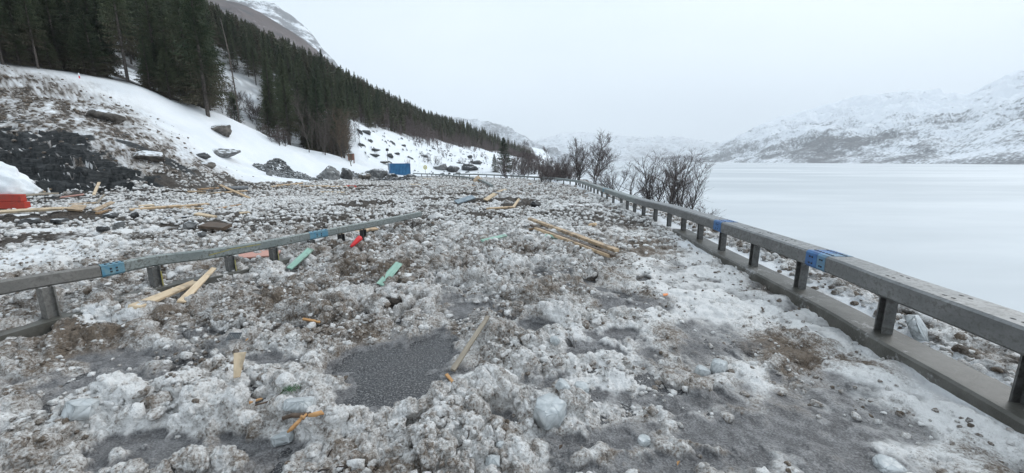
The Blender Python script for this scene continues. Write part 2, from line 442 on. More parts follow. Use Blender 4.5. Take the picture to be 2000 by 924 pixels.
def macro_fields(x, y):
    """thickness, lumpiness and stains of what lies on the terrain"""
    R = np.hypot(x, y)
    wx = .16 * pn2(x / .5, y / .5, 31) + .18 * pn2(x / 1.1, y / 1.1, 32) + .10 * pn2(x / .16, y / .16, 40) + .04 * pn2(x / .06, y / .06, 42); wy = .16 * pn2(x / .5, y / .5, 33) + .18 * pn2(x / 1.1, y / 1.1, 34) + .10 * pn2(x / .16, y / .16, 41) + .04 * pn2(x / .06, y / .06, 43)
    sd = deb_sd(x, y)
    deb = sst(-.25, .35, sd)
    near = (y < 14) & (R < 20)
    bare = blobsum(x, y, _bare, wx, wy, 1.45) * near
    bn = np.clip(.96 + .55 * fbm(x / .22 + wx, y / .30 + wy, 61, 4, .6), .4, 1.15); bare = bare * (bn + (1 - bn) * sst(.75, 1.15, bare))
    holes = blobsum(x, y, _holes, wx, wy)
    white = blobsum(x, y, _white, wx * 1.5, wy * 1.5)
    prints = np.zeros(x.shape)
    for c, a, b, r in _prints:
        ca, sa = math.cos(r), math.sin(r)
        px = (x - c.x) * ca + (y - c.y) * sa; py = -(x - c.x) * sa + (y - c.y) * ca
        waist = a * (1 - .28 * np.exp(-(py / (.3 * b)) ** 2))
        prints = np.maximum(prints, 1 - sst(.75, 1.1, np.sqrt((px / waist) ** 2 + (py / b) ** 2) + .12 * pn2(x / .03, y / .03, 9)))
    right = sst(.6, 1.9, x - .12 * (y - 3)) * (1 - sst(11, 16, y))   # trodden, flatter strip along the right rail
    left = 1 - right
    n1 = fbm(x / .95 + wx, y / .95 + wy, 51, 3); n2 = pn2(x / .33 + wx * 2, y / .33 + wy * 2, 55); 
    far = sst(7.5, 12, R)
    amp = (left * .9 + right * .42)
    T = (.040 + .04 * left) + amp * (.21 * n1 + .13 * n2)
    T = T * (1 - far) + far * (.05 + .06 * n1 + .05 * fbm(x / 2.2, y / 2.2, 71, 3))
    T = np.maximum(T, .012 + .02 * (n2 + .5)) 
    m = np.clip(1 - bare * (1.15 + .5 * n2), 0, 1)
    T = T * m - .05 * np.clip(bare * 1.0 - .92, 0, 1) * 4
    T = np.where(prints > 0, T * (1 - prints * .9) + prints * .004, T)
    T = T + holes * np.where(R > 9, .06 + .22 * n2, -.10)
    return dict(deb=deb, sd=sd, bare=bare, holes=holes, white=white, prints=prints, right=right, n1=n1, n2=n2, far=far, T=T, amp=amp, m=m, R=R)

# grid rings round the viewer, finer where one stands
daz = 0.00185
A0 = math.radians(57)
az = np.concatenate([np.linspace(-math.pi, -A0, 40, endpoint=False), np.arange(-A0, A0, daz), np.linspace(A0, math.pi, 41)])
rr = [0.45]
while rr[-1] < 900:
    r_ = rr[-1]
    rr.append(r_ * (1.02 if r_ < 1.3 else 1.0034 if r_ < 46 else 1.013))
rr = np.array(rr)
NR, NA = len(rr), len(az)
AZ, RR = np.meshgrid(az, rr)
X = (RR * np.sin(AZ)).ravel(); Y = (RR * np.cos(AZ)).ravel()
Z0 = H(X, Y)
print('ground verts', NR, NA, NR * NA)
sel = np.where((RR.ravel() < 75))[0]
fld = macro_fields(X[sel], Y[sel])
T = np.zeros(len(X)); att = {k: np.zeros(len(X)) for k in ('snow', 'dirt', 'mud', 'clean', 'rock', 'forest')}
shx = X - shore(Y)
slope_n = fbm(X / 3.1, Y / 3.1, 91, 4)
# base surface
deb = np.zeros(len(X)); deb[sel] = fld['deb']
Tn = np.zeros(len(X)); Tn[sel] = fld['T']
relief = .35 * fbm(X / 6, Y / 6, 95, 4) * sst(18, 40, RR.ravel()) + .05 * fbm(X / 1.3, Y / 1.3, 97, 3)
farrel = sst(60, 160, RR.ravel()) * 2.2 * fbm(X / 30, Y / 30, 96, 4)
bankm = sst(.1, .45, shx) * (RR.ravel() < 60)
T = deb * Tn + (1 - deb) * (.06 + relief + farrel) + bankm * (.13 * fbm(X / .5, Y / .5, 98, 3) + .06)
# the dark rock cutting on the left
rk = blobsum(X, Y, [(hit(60, 330), 4.5, 1.6, 1.0), (hit(150, 345), 4.0, 1.3, 1.0), (hit(225, 357), 2.0, .9, 1.0), (hit(-80, 320), 5, 2.2, 1.0), (hit(20, 290), 3.2, 1.0, .9), (hit(100, 268), 2.2, .5, .75)], .9 * slope_n, .5 * slope_n)
rk2 = blobsum(X, Y, [(hit(290, 300), 2.0, .5, .85), (hit(330, 318), 1.5, .4, .8), (hit(205, 222), 1.6, .35, .7), (hit(160, 290), 2, .5, .7), (hit(20, 240), 1.6, .5, .6), (hit(250, 268), 1.5, .4, .55), (hit(400, 322), 1.0, .4, .6)], .9 * slope_n, .5 * slope_n)
_q = (Z0 + .7 * slope_n + .25 * fbm(X / .8, Y / .8, 94, 3)) / .45
ledge = (np.round(_q) - _q) * .45
T += rk * (ledge * 1.0 + .34 * fbm(X / .9, Y / .9, 99, 4))
strata = fbm(X / 2.2 + .6 * slope_n, (Z0 + .15 * X) / .22, 190, 3)
att['rock'] = np.maximum(rk * 1.12 * (1 - .66 * sst(.12, .38, strata)), rk2 * .85)
# broken rock and brush showing through on the far clearing and the upper slope
cl = sst(-60, -50, X) * sst(70, 80, Y) * (1 - sst(-9, -3, X - .0 * Y)) * (1 - sst(150, 240, Y))
rkn = fbm(X / 1.6 + slope_n, Y / 3.4, 120, 5, .6)
att['rock'] = np.maximum(att['rock'], cl * sst(.36, .52, rkn) * 1.05)
T += cl * sst(.35, .6, rkn) * .5
# stains down the snow slope (brown, running with the fall of the ground)
fall = fbm((X + Y * .8) / 1.1 + slope_n, (X * .8 - Y) / 4.5, 130, 4) + .9 * fbm((X + Y * .8) / .26 + slope_n, (X * .8 - Y) / .8, 135, 4, .7)
dirtz = blobsum(X, Y, [(hit(60, 230), 9, 6, 1.0), (hit(180, 250), 7, 5, 1.0), (hit(280, 290), 5, 4, .95), (hit(-60, 190), 8, 7, 1.0), (hit(30, 165), 6, 3, .9), (hit(330, 300), 4, 3, .8), (hit(120, 200), 6, 4, .95), (hit(220, 215), 3, 2, .6)], slope_n * 2, slope_n)
att['clean'] = np.clip((1 - deb) * (1 - np.clip(dirtz * (.85 + .8 * fall), 0, 1)), 0, 1) * (1 - .95 * bankm)
att['mud'] = np.clip((1 - deb) * dirtz * np.clip(.42 + .55 * fall, 0, .9) + bankm * (.40 + .8 * fbm(X / .7, Y / .7, 140, 3)), 0, 1)
R_ = RR.ravel()
# forest floor
fx = np.clip((base_line(Y) + 1.5 - X) / 3, 0, 1) * (1 - .6 * sst(60, 64, Y) * sst(130, 90, Y))
att['forest'] = fx * sst(-.45, -.1, slope_n)
att['snow'] = np.where(R_ < 75, Tn, .3); att['snow'] = np.where(deb > .5, att['snow'], .3)
D_ = .5 + .35 * fbm(X / 1.7, Y / 1.7, 150, 3)
tmp = np.zeros(len(X)); f = fld
tmp2 = np.zeros(len(X)); tmp2[sel] = f['right']
leftd = sst(.5, -2.5, X) * (1 - sst(8, 12, R_))
D_ += .08 * leftd + .3 * dirtz * (1 - deb)
tmp[sel] = f['white']; D_ -= .75 * tmp; att['clean'] = np.maximum(att['clean'], np.clip(tmp - .55, 0, .45) * 1.6)
D_ += tmp2 * (.02 + .45 * fbm(X / .6, Y / .9, 170, 4))
att['dirt'] = np.clip(D_, 0, 1)
hol = np.zeros(len(X)); hol[sel] = f['holes']; fr = np.zeros(len(X)); fr[sel] = f['far']
md = np.maximum(hol * 1.15, deb * fr * (.66 + .3 * fbm(X / .8, Y / .8, 160, 3)) * (1 - tmp)) * deb
att['mud'] = np.maximum(att['mud'], md)
P = np.stack([X, Y, Z0 + T], 1)

def grid_normals(P):
    g = P.reshape(NR, NA, 3)
    du = np.gradient(g, axis=1); dv = np.gradient(g, axis=0)
    n = np.cross(du.reshape(-1, 3), dv.reshape(-1, 3)); n /= np.linalg.norm(n, axis=1)[:, None] + 1e-12
    n[n[:, 2] < 0] *= -1
    return n
def smooth_n(n, k):
    g = n.reshape(NR, NA, 3).copy()
    for _ in range(k):
        g[1:-1] = (g[:-2] + 2 * g[1:-1] + g[2:]) / 4; g[:, 1:-1] = (g[:, :-2] + 2 * g[:, 1:-1] + g[:, 2:]) / 4
    g = g.reshape(-1, 3); return g / (np.linalg.norm(g, axis=1)[:, None] + 1e-9)
inview = np.abs(AZ.ravel()) < A0
lum = np.zeros(len(X)); amp_ = np.zeros(len(X)); m_ = np.zeros(len(X)); lum_r = np.zeros(len(X))
amp_[sel] = f['amp'] * f['m'] * (1 - f['prints']) * f['deb']; lum_r[sel] = f['far']
amp_ = np.maximum(amp_, bankm * .8)
amp_ *= (1 - np.clip(tmp, 0, 1) * .5)
for cell, dep, rmax, s in ((.34, .15, 16, 201), (.15, .078, 13, 202), (.06, .036, 8, 203), (.026, .014, 4.6, 204)):
    ix = np.where(inview & (R_ < rmax) & (amp_ > .02))[0]
    n = smooth_n(grid_normals(P), 6)
    fade = 1 - sst(rmax * .75, rmax, R_[ix])
    d = lumps(warp3(P[ix] * np.array([1, 1, 1.5]), cell, 1.3, s), cell, s)
    P[ix] += n[ix] * ((d - .40) * dep * np.minimum(amp_[ix] * 1.15, 1) * fade)[:, None]
# faces
i0 = (np.arange(NR - 1)[:, None] * NA + np.arange(NA - 1)[None, :]).ravel()
F = np.stack([i0, i0 + 1, i0 + NA + 1, i0 + NA], 1)[:, ::-1]
ground = mesh_obj('ground', np_mesh('ground', P, F, M['debris'], True, att)); tag(ground, kind='structure')
GP = P
def gz(x, y):                     # height of the finished surface
    x = np.atleast_1d(np.asarray(x, float)); y = np.atleast_1d(np.asarray(y, float))
    a = np.arctan2(x, y); r = np.hypot(x, y)
    ia = np.clip(np.searchsorted(az, a) , 0, NA - 1); ir = np.clip(np.searchsorted(rr, r), 0, NR - 1)
    return GP[ir * NA + ia, 2]

# roadway under the debris
xs = np.arange(-5.3, 4.0, .3); ys = np.concatenate([np.arange(-3, 30, .4), np.arange(30, 72, 1.5)])
gx, gy = np.meshgrid(xs, ys)
bend = np.interp(gy, [0, 30, 44, 57, 68, 72], [0, 1.2, -.2, -5.5, -12, -15]) * 1.0
gx = gx + bend * sst(20, 44, gy)
rv = np.stack([gx.ravel(), gy.ravel(), zroad(gy).ravel() + np.where(gy > 34, .05, -.012).ravel()], 1)
i0 = (np.arange(len(ys) - 1)[:, None] * len(xs) + np.arange(len(xs) - 1)[None, :]).ravel()
road = mesh_obj('road', np_mesh('road', rv, np.stack([i0, i0 + 1, i0 + len(xs) + 1, i0 + len(xs)], 1), M['asphalt'])); tag(road, kind='structure')

# lake: snow-covered ice
t = NT('lake_ice')
a = t.noise(.006, 6, .6, stretch=(1, 3, 1)); b = t.noise(.09, 5, .6)
c = t.mix(t.step(a, .40, .62), (.49, .525, .55), (.64, .668, .688))
c = t.mix(t.math('MULTIPLY', t.step(b, .5, .75), .35), c, (.53, .57, .605))
t.set('Base Color', c); t.set('Roughness', .6); t.set('Specular IOR Level', .3)
M['lake'] = t.m
mb = MB(); mb.add([(-60, -150, LAKE_Z), (7000, -150, LAKE_Z), (7000, 9000, LAKE_Z), (-60, 9000, LAKE_Z)], [(0, 1, 2, 3)])
tag(mb.build('lake', M['lake']), kind='structure')

def ico(sub):
    bm = bmesh.new(); bmesh.ops.create_icosphere(bm, subdivisions=sub, radius=1)
    v = np.array([q.co[:] for q in bm.verts]); fc = np.array([[q.index for q in g.verts] for g in bm.faces]); bm.free()
    return v, fc
# ================================================================== MOUNTAINS
def m_mount(name, bands, cover, rockmix, snow=(.80, .825, .86), brush=(.12, .11, .11), sc=1.0, hw=.34, fw=.9):
    """snow slopes with birch scrub and rock breaking through"""
    t = NT(name)
    z = t.n.new('ShaderNodeSeparateXYZ'); t.l.new(t.co.outputs['Object'], z.inputs[0])
    big = t.noise(.0042 * sc, 5, .6, stretch=(1, 1, 2.4)); mid = t.noise(.022 * sc, 5, .65, stretch=(1, 1, 1.6)); fine = t.noise(.17 * sc, 3, .7, stretch=(1, 1, .45))
    hgt = t.step(z.outputs[2], bands[1], bands[0])          # scrub thins out with height
    f = t.math('ADD', t.math('MULTIPLY', big, 1.1), t.math('ADD', t.math('MULTIPLY', mid, .6), t.math('MULTIPLY', fine, fw)))
    f = t.math('ADD', f, t.math('MULTIPLY', hgt, hw))
    k = t.step(f, cover[0], cover[1])
    c = t.mix(t.math('MULTIPLY', k, .9), snow, brush)
    r = t.step(t.math('ADD', t.noise(.011 * sc, 6, .7, stretch=(1, 1, 3)), t.math('MULTIPLY', fine, .25)), rockmix[0], rockmix[1])
    c = t.mix(t.math('MULTIPLY', r, .8), c, (.09, .09, .095))
    t.set('Base Color', c); t.set('Roughness', .9); t.set('Specular IOR Level', .1)
    return t.m
def mountain(name, ridge, yr, base, yb, mat, nz_amp, seed, nu=420, nvr=150, zb=LAKE_Z - 1, bulge=.12, back=.5, wl=1.0):
    """ridge: [(u, v)] skyline; yr/yb: [(u, distance)] of the ridge and of the foot"""
    us = np.linspace(ridge[0][0], ridge[-1][0], nu)
    vs = np.interp(us, *zip(*ridge))
    # smooth corners of the drawn skyline
    for _ in range(6): vs[1:-1] = (vs[:-2] + 2 * vs[1:-1] + vs[2:]) / 4
    Yr = np.interp(us, *zip(*yr)); Yb = np.interp(us, *zip(*yb))
    xr = (us - 1000) / FPX; yy = (462 - vs) / FPX
    dx, dy, dz = xr, CP + yy * SP, -SP + yy * CP
    hor = np.hypot(dx, dy); ux, uy = dx / hor, dy / hor
    Zr = EYE + dz / hor * Yr                       # distances are measured along the ground
    t = np.concatenate([np.linspace(0, 1, nvr), 1 + np.linspace(.02, back, 30)])
    Tt, U = np.meshgrid(t, np.arange(nu), indexing='ij')
    rad = Yb[U] + (Yr - Yb)[U] * Tt
    prof = np.where(Tt <= 1, Tt + bulge * np.sin(np.pi * np.clip(Tt, 0, 1)), 1 - (Tt - 1) / back * .6)
    px, py = ux[U] * rad, uy[U] * rad
    z = zb + (Zr[U] - zb) * prof
    am = np.clip(np.minimum(1, Tt * 4), 0, 1)
    L = 260 * wl
    n = 1 - np.abs(fbm(px / L, py / L, seed, 6, .52)) * 2
    n2 = fbm(px / (60 * wl), py / (60 * wl), seed + 20, 5, .55)
    fade = np.where(Tt <= 1, 1 - .85 * sst(.75, 1.0, Tt), .3 + .7 * sst(1, 1.2, Tt))
    z = z + nz_amp * am * ((n - .5) * fade + n2 * (.4 * fade + .10))
    V = np.stack([px, py, z], -1).reshape(-1, 3)
    i0 = (np.arange(len(t) - 1)[:, None] * nu + np.arange(nu - 1)[None, :]).ravel()
    F = np.stack([i0, i0 + 1, i0 + nu + 1, i0 + nu], 1)
    o = mesh_obj(name, np_mesh(name, V, F, mat)); tag(o, kind='structure')
    return o
m_right = m_mount('scrub_snow_east', (40, 240), (1.34, 1.62), (.70, .84), brush=(.055, .05, .05), hw=.30, fw=.72)
mountain('mountain', [(1290, 318), (1340, 313), (1375, 303), (1420, 279), (1480, 247), (1530, 226), (1570, 217), (1620, 203), (1660, 192), (1700, 184), (1740, 181), (1780, 176), (1820, 178), (1860, 183), (1890, 184), (1930, 166), (1965, 147), (2000, 136), (2080, 110), (2200, 90), (2400, 80)],
         [(1290, 2900), (1500, 2600), (1800, 2500), (2400, 2300)], None, [(1290, 2300), (1500, 1500), (2000, 1180), (2400, 1050)], m_right, 42, 400, nu=560, nvr=240, bulge=.06)
m_left = m_mount('scrub_snow_north', (20, 560), (1.28, 1.74), (.64, .76), brush=(.085, .083, .087))
mountain('mountain', [(560, 150), (700, 190), (780, 212), (835, 224), (870, 226), (905, 231), (945, 237), (985, 246), (1010, 257), (1035, 272), (1060, 287), (1085, 298), (1110, 310), (1130, 317)],
         [(560, 3300), (1130, 2600)], None, [(560, 1500), (1130, 2300)], m_left, 60, 430, nu=380, nvr=170, bulge=.04)
m_far = m_mount('scrub_snow_far', (10, 420), (1.46, 1.9), (.62, .76))
mountain('mountain', [(960, 300), (1040, 280), (1075, 268), (1110, 260), (1145, 258), (1165, 263), (1200, 268), (1250, 266), (1290, 272), (1340, 268), (1400, 282), (1470, 296), (1540, 310)],
         [(960, 6500), (1540, 6500)], None, [(960, 4600), (1540, 4600)], m_far, 130, 460, nu=300, nvr=110, wl=2.2, bulge=.02)
mountain('mountain', [(1130, 315.5), (1190, 311), (1230, 308), (1275, 309), (1320, 305), (1370, 302), (1420, 301), (1480, 312)],
         [(1130, 4200), (1480, 3600)], None, [(1130, 3700), (1480, 3000)], m_far, 25, 480, nu=200, nvr=60)
# peak above the forest: birch-brown flank and snowy rock
m_peakrock = m_mount('snowy_rock', (-50, 10), (1.55, 1.9), (.53, .66), brush=(.13, .125, .13), sc=1.2)
m_birchside = m_mount('birch_hillside', (2000, 3000), (1.22, 1.62), (.62, .74), snow=(.45, .42, .42), brush=(.105, .082, .078), sc=2.0)
mountain('mountain', [(300, -200), (400, -80), (450, -18), (500, 2), (535, 8), (560, 25), (585, 45), (605, 64), (622, 86), (650, 120), (700, 190)],
         [(300, 1500), (700, 1500)], None, [(300, 900), (700, 900)], m_peakrock, 30, 500, nu=240, nvr=110, zb=60)
mountain('mountain', [(200, -120), (330, -40), (392, -14), (430, -2), (470, 6), (500, 20), (530, 38), (560, 55), (590, 74), (620, 98), (660, 135), (720, 190)],
         [(200, 820), (720, 820)], None, [(200, 620), (720, 620)], m_birchside, 14, 520, nu=260, nvr=110, zb=40)

# ================================================================== HAZE
hz = bpy.data.materials.new('winter_haze'); hz.use_nodes = True
hn = hz.node_tree.nodes; hn.remove(hn['Principled BSDF'])
pv = hn.new('ShaderNodeVolumePrincipled')
pv.inputs['Color'].default_value = (.93, .955, .985, 1)
pv.inputs['Density'].default_value = 0.00021
hz.node_tree.links.new(pv.outputs[0], hn['Material Output'].inputs['Volume'])
mb = MB(); mb.box((0, 3500, 600), (16000, 13000, 1240))
haze = mb.build('haze', hz); tag(haze, 'thin grey snow haze hanging over the valley', 'haze', kind='stuff')

# ================================================================== GUARDRAILS AND KERBS
def m_galv(name, c1, c2, blotch=(.09, .085, .075), bl=.5, metal=.55, rough=.5):
    t = NT(name)
    a = t.noise(3.2, 5, .65, stretch=(1, 1, 2)); v = t.voro(60); fine = t.noise(28, 4, .65)
    c = t.mix(t.step(a, .35, .68), c1, c2)
    c = t.mix(t.math('MULTIPLY', t.step(v, .25, .6), .25), c, c2)
    c = t.mix(t.math('MULTIPLY', t.step(t.math('ADD', fine, t.math('MULTIPLY', a, .6)), .80, .98), bl), c, blotch)
    t.set('Base Color', c); t.set('Metallic', metal); t.set('Roughness', t.mix(t.step(fine, .3, .7), (rough - .1,) * 3, (rough + .15,) * 3))
    t.bump(fine, .15, .002)
    return t.m
M['galv'] = m_galv('galvanised_steel', (.155, .16, .16), (.25, .255, .255), metal=.6, rough=.42)
M['galv_old'] = m_galv('weathered_galvanised_steel', (.19, .215, .21), (.30, .33, .32), bl=.7, metal=.4)
M['galv_mud'] = m_galv('muddy_steel', (.15, .145, .135), (.22, .21, .195), bl=.5, metal=.2)
M['post'] = m_galv('sooty_galvanised_steel', (.09, .09, .087), (.20, .20, .195), bl=.75, metal=.45)
M['blue'] = m_simple('blue_spray_paint', (.035, .10, .25), (.05, .17, .38), 14, .5, bump=.1)
M['paleblue'] = m_simple('worn_blue_paint', (.11, .19, .25), (.10, .24, .40), 12, .5, bump=.1)
M['teal'] = m_simple('teal_spray_paint', (.07, .22, .33), (.16, .27, .31), 14, .5, bump=.1)
M['yellow'] = m_simple('yellow_spray_paint', (.36, .31, .07), (.26, .25, .13), 20, .6, bump=0)
M['hole'] = m_simple('dark_steel', (.02, .02, .022), (.03, .03, .03), 8, .7, bump=0)
t = NT('wet_muddy_concrete')
c = t.mix(t.step(t.noise(3.5, 5, .6), .35, .68), (.07, .067, .056), (.135, .13, .115))
c = t.mix(t.math('MULTIPLY', t.step(t.math('ADD', t.math('MULTIPLY', t.noise(2.2, 5, .7), .7), t.math('MULTIPLY', t.noise(26, 4, .7), .4)), .60, .72), .75), c, (.42, .42, .42))
t.set('Base Color', c); t.set('Roughness', .45); t.bump(t.noise(55, 4), .6, .006); M['concrete'] = t.m
M['slab_concrete'] = m_simple('grey_wet_concrete', (.15, .15, .148), (.24, .24, .24), 5, .5, bump=.4, bscale=70)

def resample(pts, step):
    pts = [Vector(p) for p in pts]; d = [0]
    for a, b in zip(pts, pts[1:]): d.append(d[-1] + (b - a).length)
    n = max(2, int(d[-1] / step) + 1); s = np.linspace(0, d[-1], n)
    A = np.array([p[:] for p in pts])
    # Catmull-Rom through the points
    out = []
    for q in s:
        i = min(len(pts) - 2, max(0, int(np.searchsorted(d, q) - 1))); t = (q - d[i]) / (d[i + 1] - d[i] + 1e-9)
        p0, p1, p2, p3 = A[max(i - 1, 0)], A[i], A[i + 1], A[min(i + 2, len(A) - 1)]
        out.append(Vector(.5 * (2 * p1 + (p2 - p0) * t + (2 * p0 - 5 * p1 + 4 * p2 - p3) * t * t + (3 * p1 - p0 - 3 * p2 + p3) * t ** 3)))
    return out
def path_at(path, s):
    acc = 0
    for a, b in zip(path, path[1:]):
        l = (b - a).length
        if acc + l >= s: return a.lerp(b, (s - acc) / l), (b - a).normalized()
        acc += l
    return path[-1], (path[-1] - path[-2]).normalized()
def s_of(path, q):                # distance along the path of the point nearest q
    best, acc, bs = 1e9, 0, 0
    for a, b in zip(path, path[1:]):
        d = (a.xy - Vector(q).xy).length
        if d < best: best, bs = d, acc
        acc += (b - a).length
    return bs
def cut(path, s0, s1, step=.25):
    n = max(2, int((s1 - s0) / step) + 1)
    return [path_at(path, s0 + (s1 - s0) * k / (n - 1))[0] for k in range(n)]
def plen(path): return sum((b - a).length for a, b in zip(path, path[1:]))
def hpost(mb, base, top_z, t, lean=(0, 0), w=.09, d=.09):
    """H section: two flanges and a web, flanges facing the road"""
    r = Vector((t.y, -t.x, 0)).normalized(); t = Vector((t.x, t.y, 0)).normalized(); h = top_z - base.z
    Mx = Matrix((t, r, Vector((lean[0], lean[1], 1)))).transposed()
    for c, size in (((-w / 2, 0, h / 2), (.014, d, h)), ((w / 2, 0, h / 2), (.014, d, h)), ((0, .01, h / 2), (w - .016, .012, h - .004))):
        cc = Mx @ Vector(c)
        mb.box(base + cc, size, Mx)
def box_rail(name, label, path, hh, ww, post_s, base_z, segs, splices, mat_post, holes=True, post_mat_fn=None, face=-1):
    """path runs along the road-side top edge of the beam"""
    root = empty(name, path[0] - Vector((0, 0, path[0].z)), 0, label, 'guardrail', 'steel box guardrails along the road')
    inv = -root.location
    prof = [(0, -hh + .02), (0, -.02), (.02, 0), (ww - .02, 0), (ww, -.02), (ww, -hh + .02), (ww - .02, -hh), (.02, -hh)]
    def P(pts): return [p + inv for p in pts]
    for s0, s1, mt in segs:
        mb = MB(); mb.sweep(prof, P(cut(path, s0, s1, .2 if s0 < 12 else .6))); mb.build('beam', mt, root)
    for s0, s1, mt, lab in splices:
        e = .003
        pr = [(-e, -hh + .02), (-e, -.018), (.018, e), (ww - .018, e), (ww + e, -.018), (ww + e, -hh + .02), (ww - .018, -hh - e), (.018, -hh - e)]
        mb = MB(); mb.sweep(pr, P(cut(path, s0, s1, .06))); sp = mb.build('splice_plate', mt, root)
        if lab: sp['label'] = lab
        def hbox(*a):
            hb = MB(); hb.box(*a); hb.build('bolt', M['hole'], sp)
        for k in range(4):
            p, t = path_at(path, s0 + (s1 - s0) * (.14 + .24 * k)); r = Vector((t.y, -t.x, 0)).normalized()
            Mx = Matrix((t, r, Vector((0, 0, 1)))).transposed()
            for a in (.08, ww - .08): hbox(p + r * a + inv + Vector((0, 0, e + .002)), (.018, .018, .008), Mx)
            if k in (1, 2):
                for zz in (-.06, -hh + .05): hbox(p + r * (ww + e + .002 if face > 0 else -e - .002) + inv + Vector((0, 0, zz)), (.018, .008, .018), Mx)
    for i, s in enumerate(post_s):
        p, t = path_at(path, s); r = Vector((t.y, -t.x, 0)).normalized()
        b = p + r * max(ww * .42, .06); bz = base_z(b); b = Vector((b.x, b.y, bz)) + inv
        mb = MB(); hpost(mb, b, p.z - hh - .002, t)
        po = mb.build('post', post_mat_fn(i) if post_mat_fn else mat_post, root)
    if holes:
        for s in holes:
            p, t = path_at(path, s); r = Vector((t.y, -t.x, 0)).normalized(); Mx = Matrix((t, r, Vector((0, 0, 1)))).transposed()
            for a in (.09, ww - .09):
                for q in (-.035, .035): hb = MB(); hb.box(p + r * a + t * q + inv + Vector((0, 0, .0005)), (.026, .016, .004), Mx); hb.build('slot', M['hole'], root)
    return root

# right rail: road-side top edge
RT = [(3.02, .9, .70), G(2000, 640, .70), G(1722, 541, .70), G(1600, 496, .70), G(1400, 431, .69), G(1300, 401, .62), G(1240, 387, .55), G(1180, 368.5, .45), G(1130, 353, .2), G(1100, 349, .08), G(1060, 345.5, 0), G(980, 341.5, -.2), G(930, 339.6, -.27), G(885, 339, -.32)]
rpath = resample(RT, .12)
rps = [s_of(rpath, q) for q in [(3.22, 2.15, 0), (3.6, 3.48, 0), (3.88, 4.77, 0), (3.97, 5.87, 0), (4.08, 6.93, 0), (4.2, 7.96, 0)]]
L_ = plen(rpath)
rps[0] += .16
ps = [rps[0] - 1.3] + rps
while ps[-1] < L_ - 1: ps.append(ps[-1] + (1.05 if ps[-1] < 14 else 1.6 if ps[-1] < 30 else 2.2))
sa, sb_, sc_ = s_of(rpath, G(1600, 496, .7)), s_of(rpath, G(1396, 431, .69)), s_of(rpath, G(1180, 368, .45))
def rz(b): return max(.13, float(gz(b.x, b.y)[0]) - .12) if b.y < 9.5 else float(gz(b.x, b.y)[0]) - .15
rail_r = box_rail('guardrail', 'long grey steel box guardrail with blue joints along the lake side', rpath, .185, .30, [p_ for p_ in ps if p_ > .1], rz,
         [(0, sa, M['galv']), (sa, sb_, M['galv']), (sb_, s_of(rpath, G(1240, 387, .55)), M['galv']), (s_of(rpath, G(1240, 387, .55)), L_, M['galv_old'])],
         [(sa - .17, sa - .035, M['paleblue'], 'pale worn blue joint plate'), (sa - .03, sa + .16, M['blue'], 'bright blue sprayed joint plate'), (sb_ - .16, sb_ + .14, M['blue'], 'bright blue joint plate'), (sc_ - .2, sc_ + .2, M['teal'], None)],
         M['post'], holes=[sa - .95, sa - 1.5, sa + .75, sa + 1.3, sb_ - .8, s_of(rpath, (3.3, 2.6, 0)) - .1])
# left rail, half buried
LT = [(-5.15, 2.5, .65), G(0, 546, .62), G(195, 516.5, .57), G(300, 497.5, .54), G(455, 479, .50), G(640, 446, .47), G(740, 428, .46), G(820, 412.5, .43)]
lpath = resample(LT, .1)
ls1, ls2 = s_of(lpath, G(196, 516, .57)), s_of(lpath, G(604, 452, .47))
LL = plen(lpath)
lps = [s_of(lpath, G(u, v, .55)) for u, v in ((50, 540), (298, 500), (452, 478), (562, 462), (640, 448), (693, 438), (740, 430))]
pm = [M['galv_mud'], M['post'], M['post'], M['post'], M['post'], M['hole'], M['hole']]
def lz(b): return float(gz(b.x, b.y)[0]) - .12
rail_l = box_rail('guardrail', 'half buried grey box guardrail with yellow sprayed posts, sinking into the debris', lpath, .145, .06, lps, lz,
         [(0, ls1, M['galv_mud']), (ls1, ls2, M['galv_old']), (ls2, LL, M['galv_old'])],
         [(ls1 + .004, ls1 + .24, M['teal'], 'blue sprayed end of the beam'), (ls2 - .12, ls2 + .30, M['teal'], 'blue grey joint plate')], M['post'], holes=None, post_mat_fn=lambda i: pm[i], face=1)
inv = -rail_l.location
for i, s in enumerate(lps[1:4]):   # yellow paint on the posts and a yellow scrawl on the beam
    p, t = path_at(lpath, s); r = Vector((t.y, -t.x, 0)).normalized(); b = p + r * .06
    mb = MB(); zb = lz(b); h = p.z - .15 - zb
    Mx = Matrix((t, r, Vector((0, 0, 1)))).transposed()
    mb.box(Vector((b.x, b.y, zb + h * .45)) + t * .055 + inv, (.004, .06, h * .8), Mx)
    mb.box(Vector((b.x, b.y, zb + h * .45)) + t * .044 + r * .047 + inv, (.014, .004, h * .8), Mx)
    mb.build('paint_stripe', M['yellow'], rail_l)
mb = MB(); s0, s1 = s_of(lpath, G(388, 485, .5)), s_of(lpath, G(505, 470, .5))
line = []
for k in range(30):
    f_ = k / 29; p, t = path_at(lpath, s0 + (s1 - s0) * f_); r = Vector((t.y, -t.x, 0)).normalized()
    line.append((p + r * .0605 + Vector((0, 0, -.085 + .05 * min(1, f_ * 2.4) - .012 * f_)), t, r))
for (a, t, r), (b, _, _) in zip(line, line[1:]):
    mb.add([a + inv + Vector((0, 0, .006)), b + inv + Vector((0, 0, .006)), b + inv - Vector((0, 0, .006)), a + inv - Vector((0, 0, .006)),
            a + inv + Vector((0, 0, .006)) + r * .002, b + inv + Vector((0, 0, .006)) + r * .002, b + inv - Vector((0, 0, .006)) + r * .002, a + inv - Vector((0, 0, .006)) + r * .002],
           [(0, 1, 2, 3), (7, 6, 5, 4), (0, 4, 5, 1), (3, 2, 6, 7)])
mb.build('paint_line', M['yellow'], rail_l)
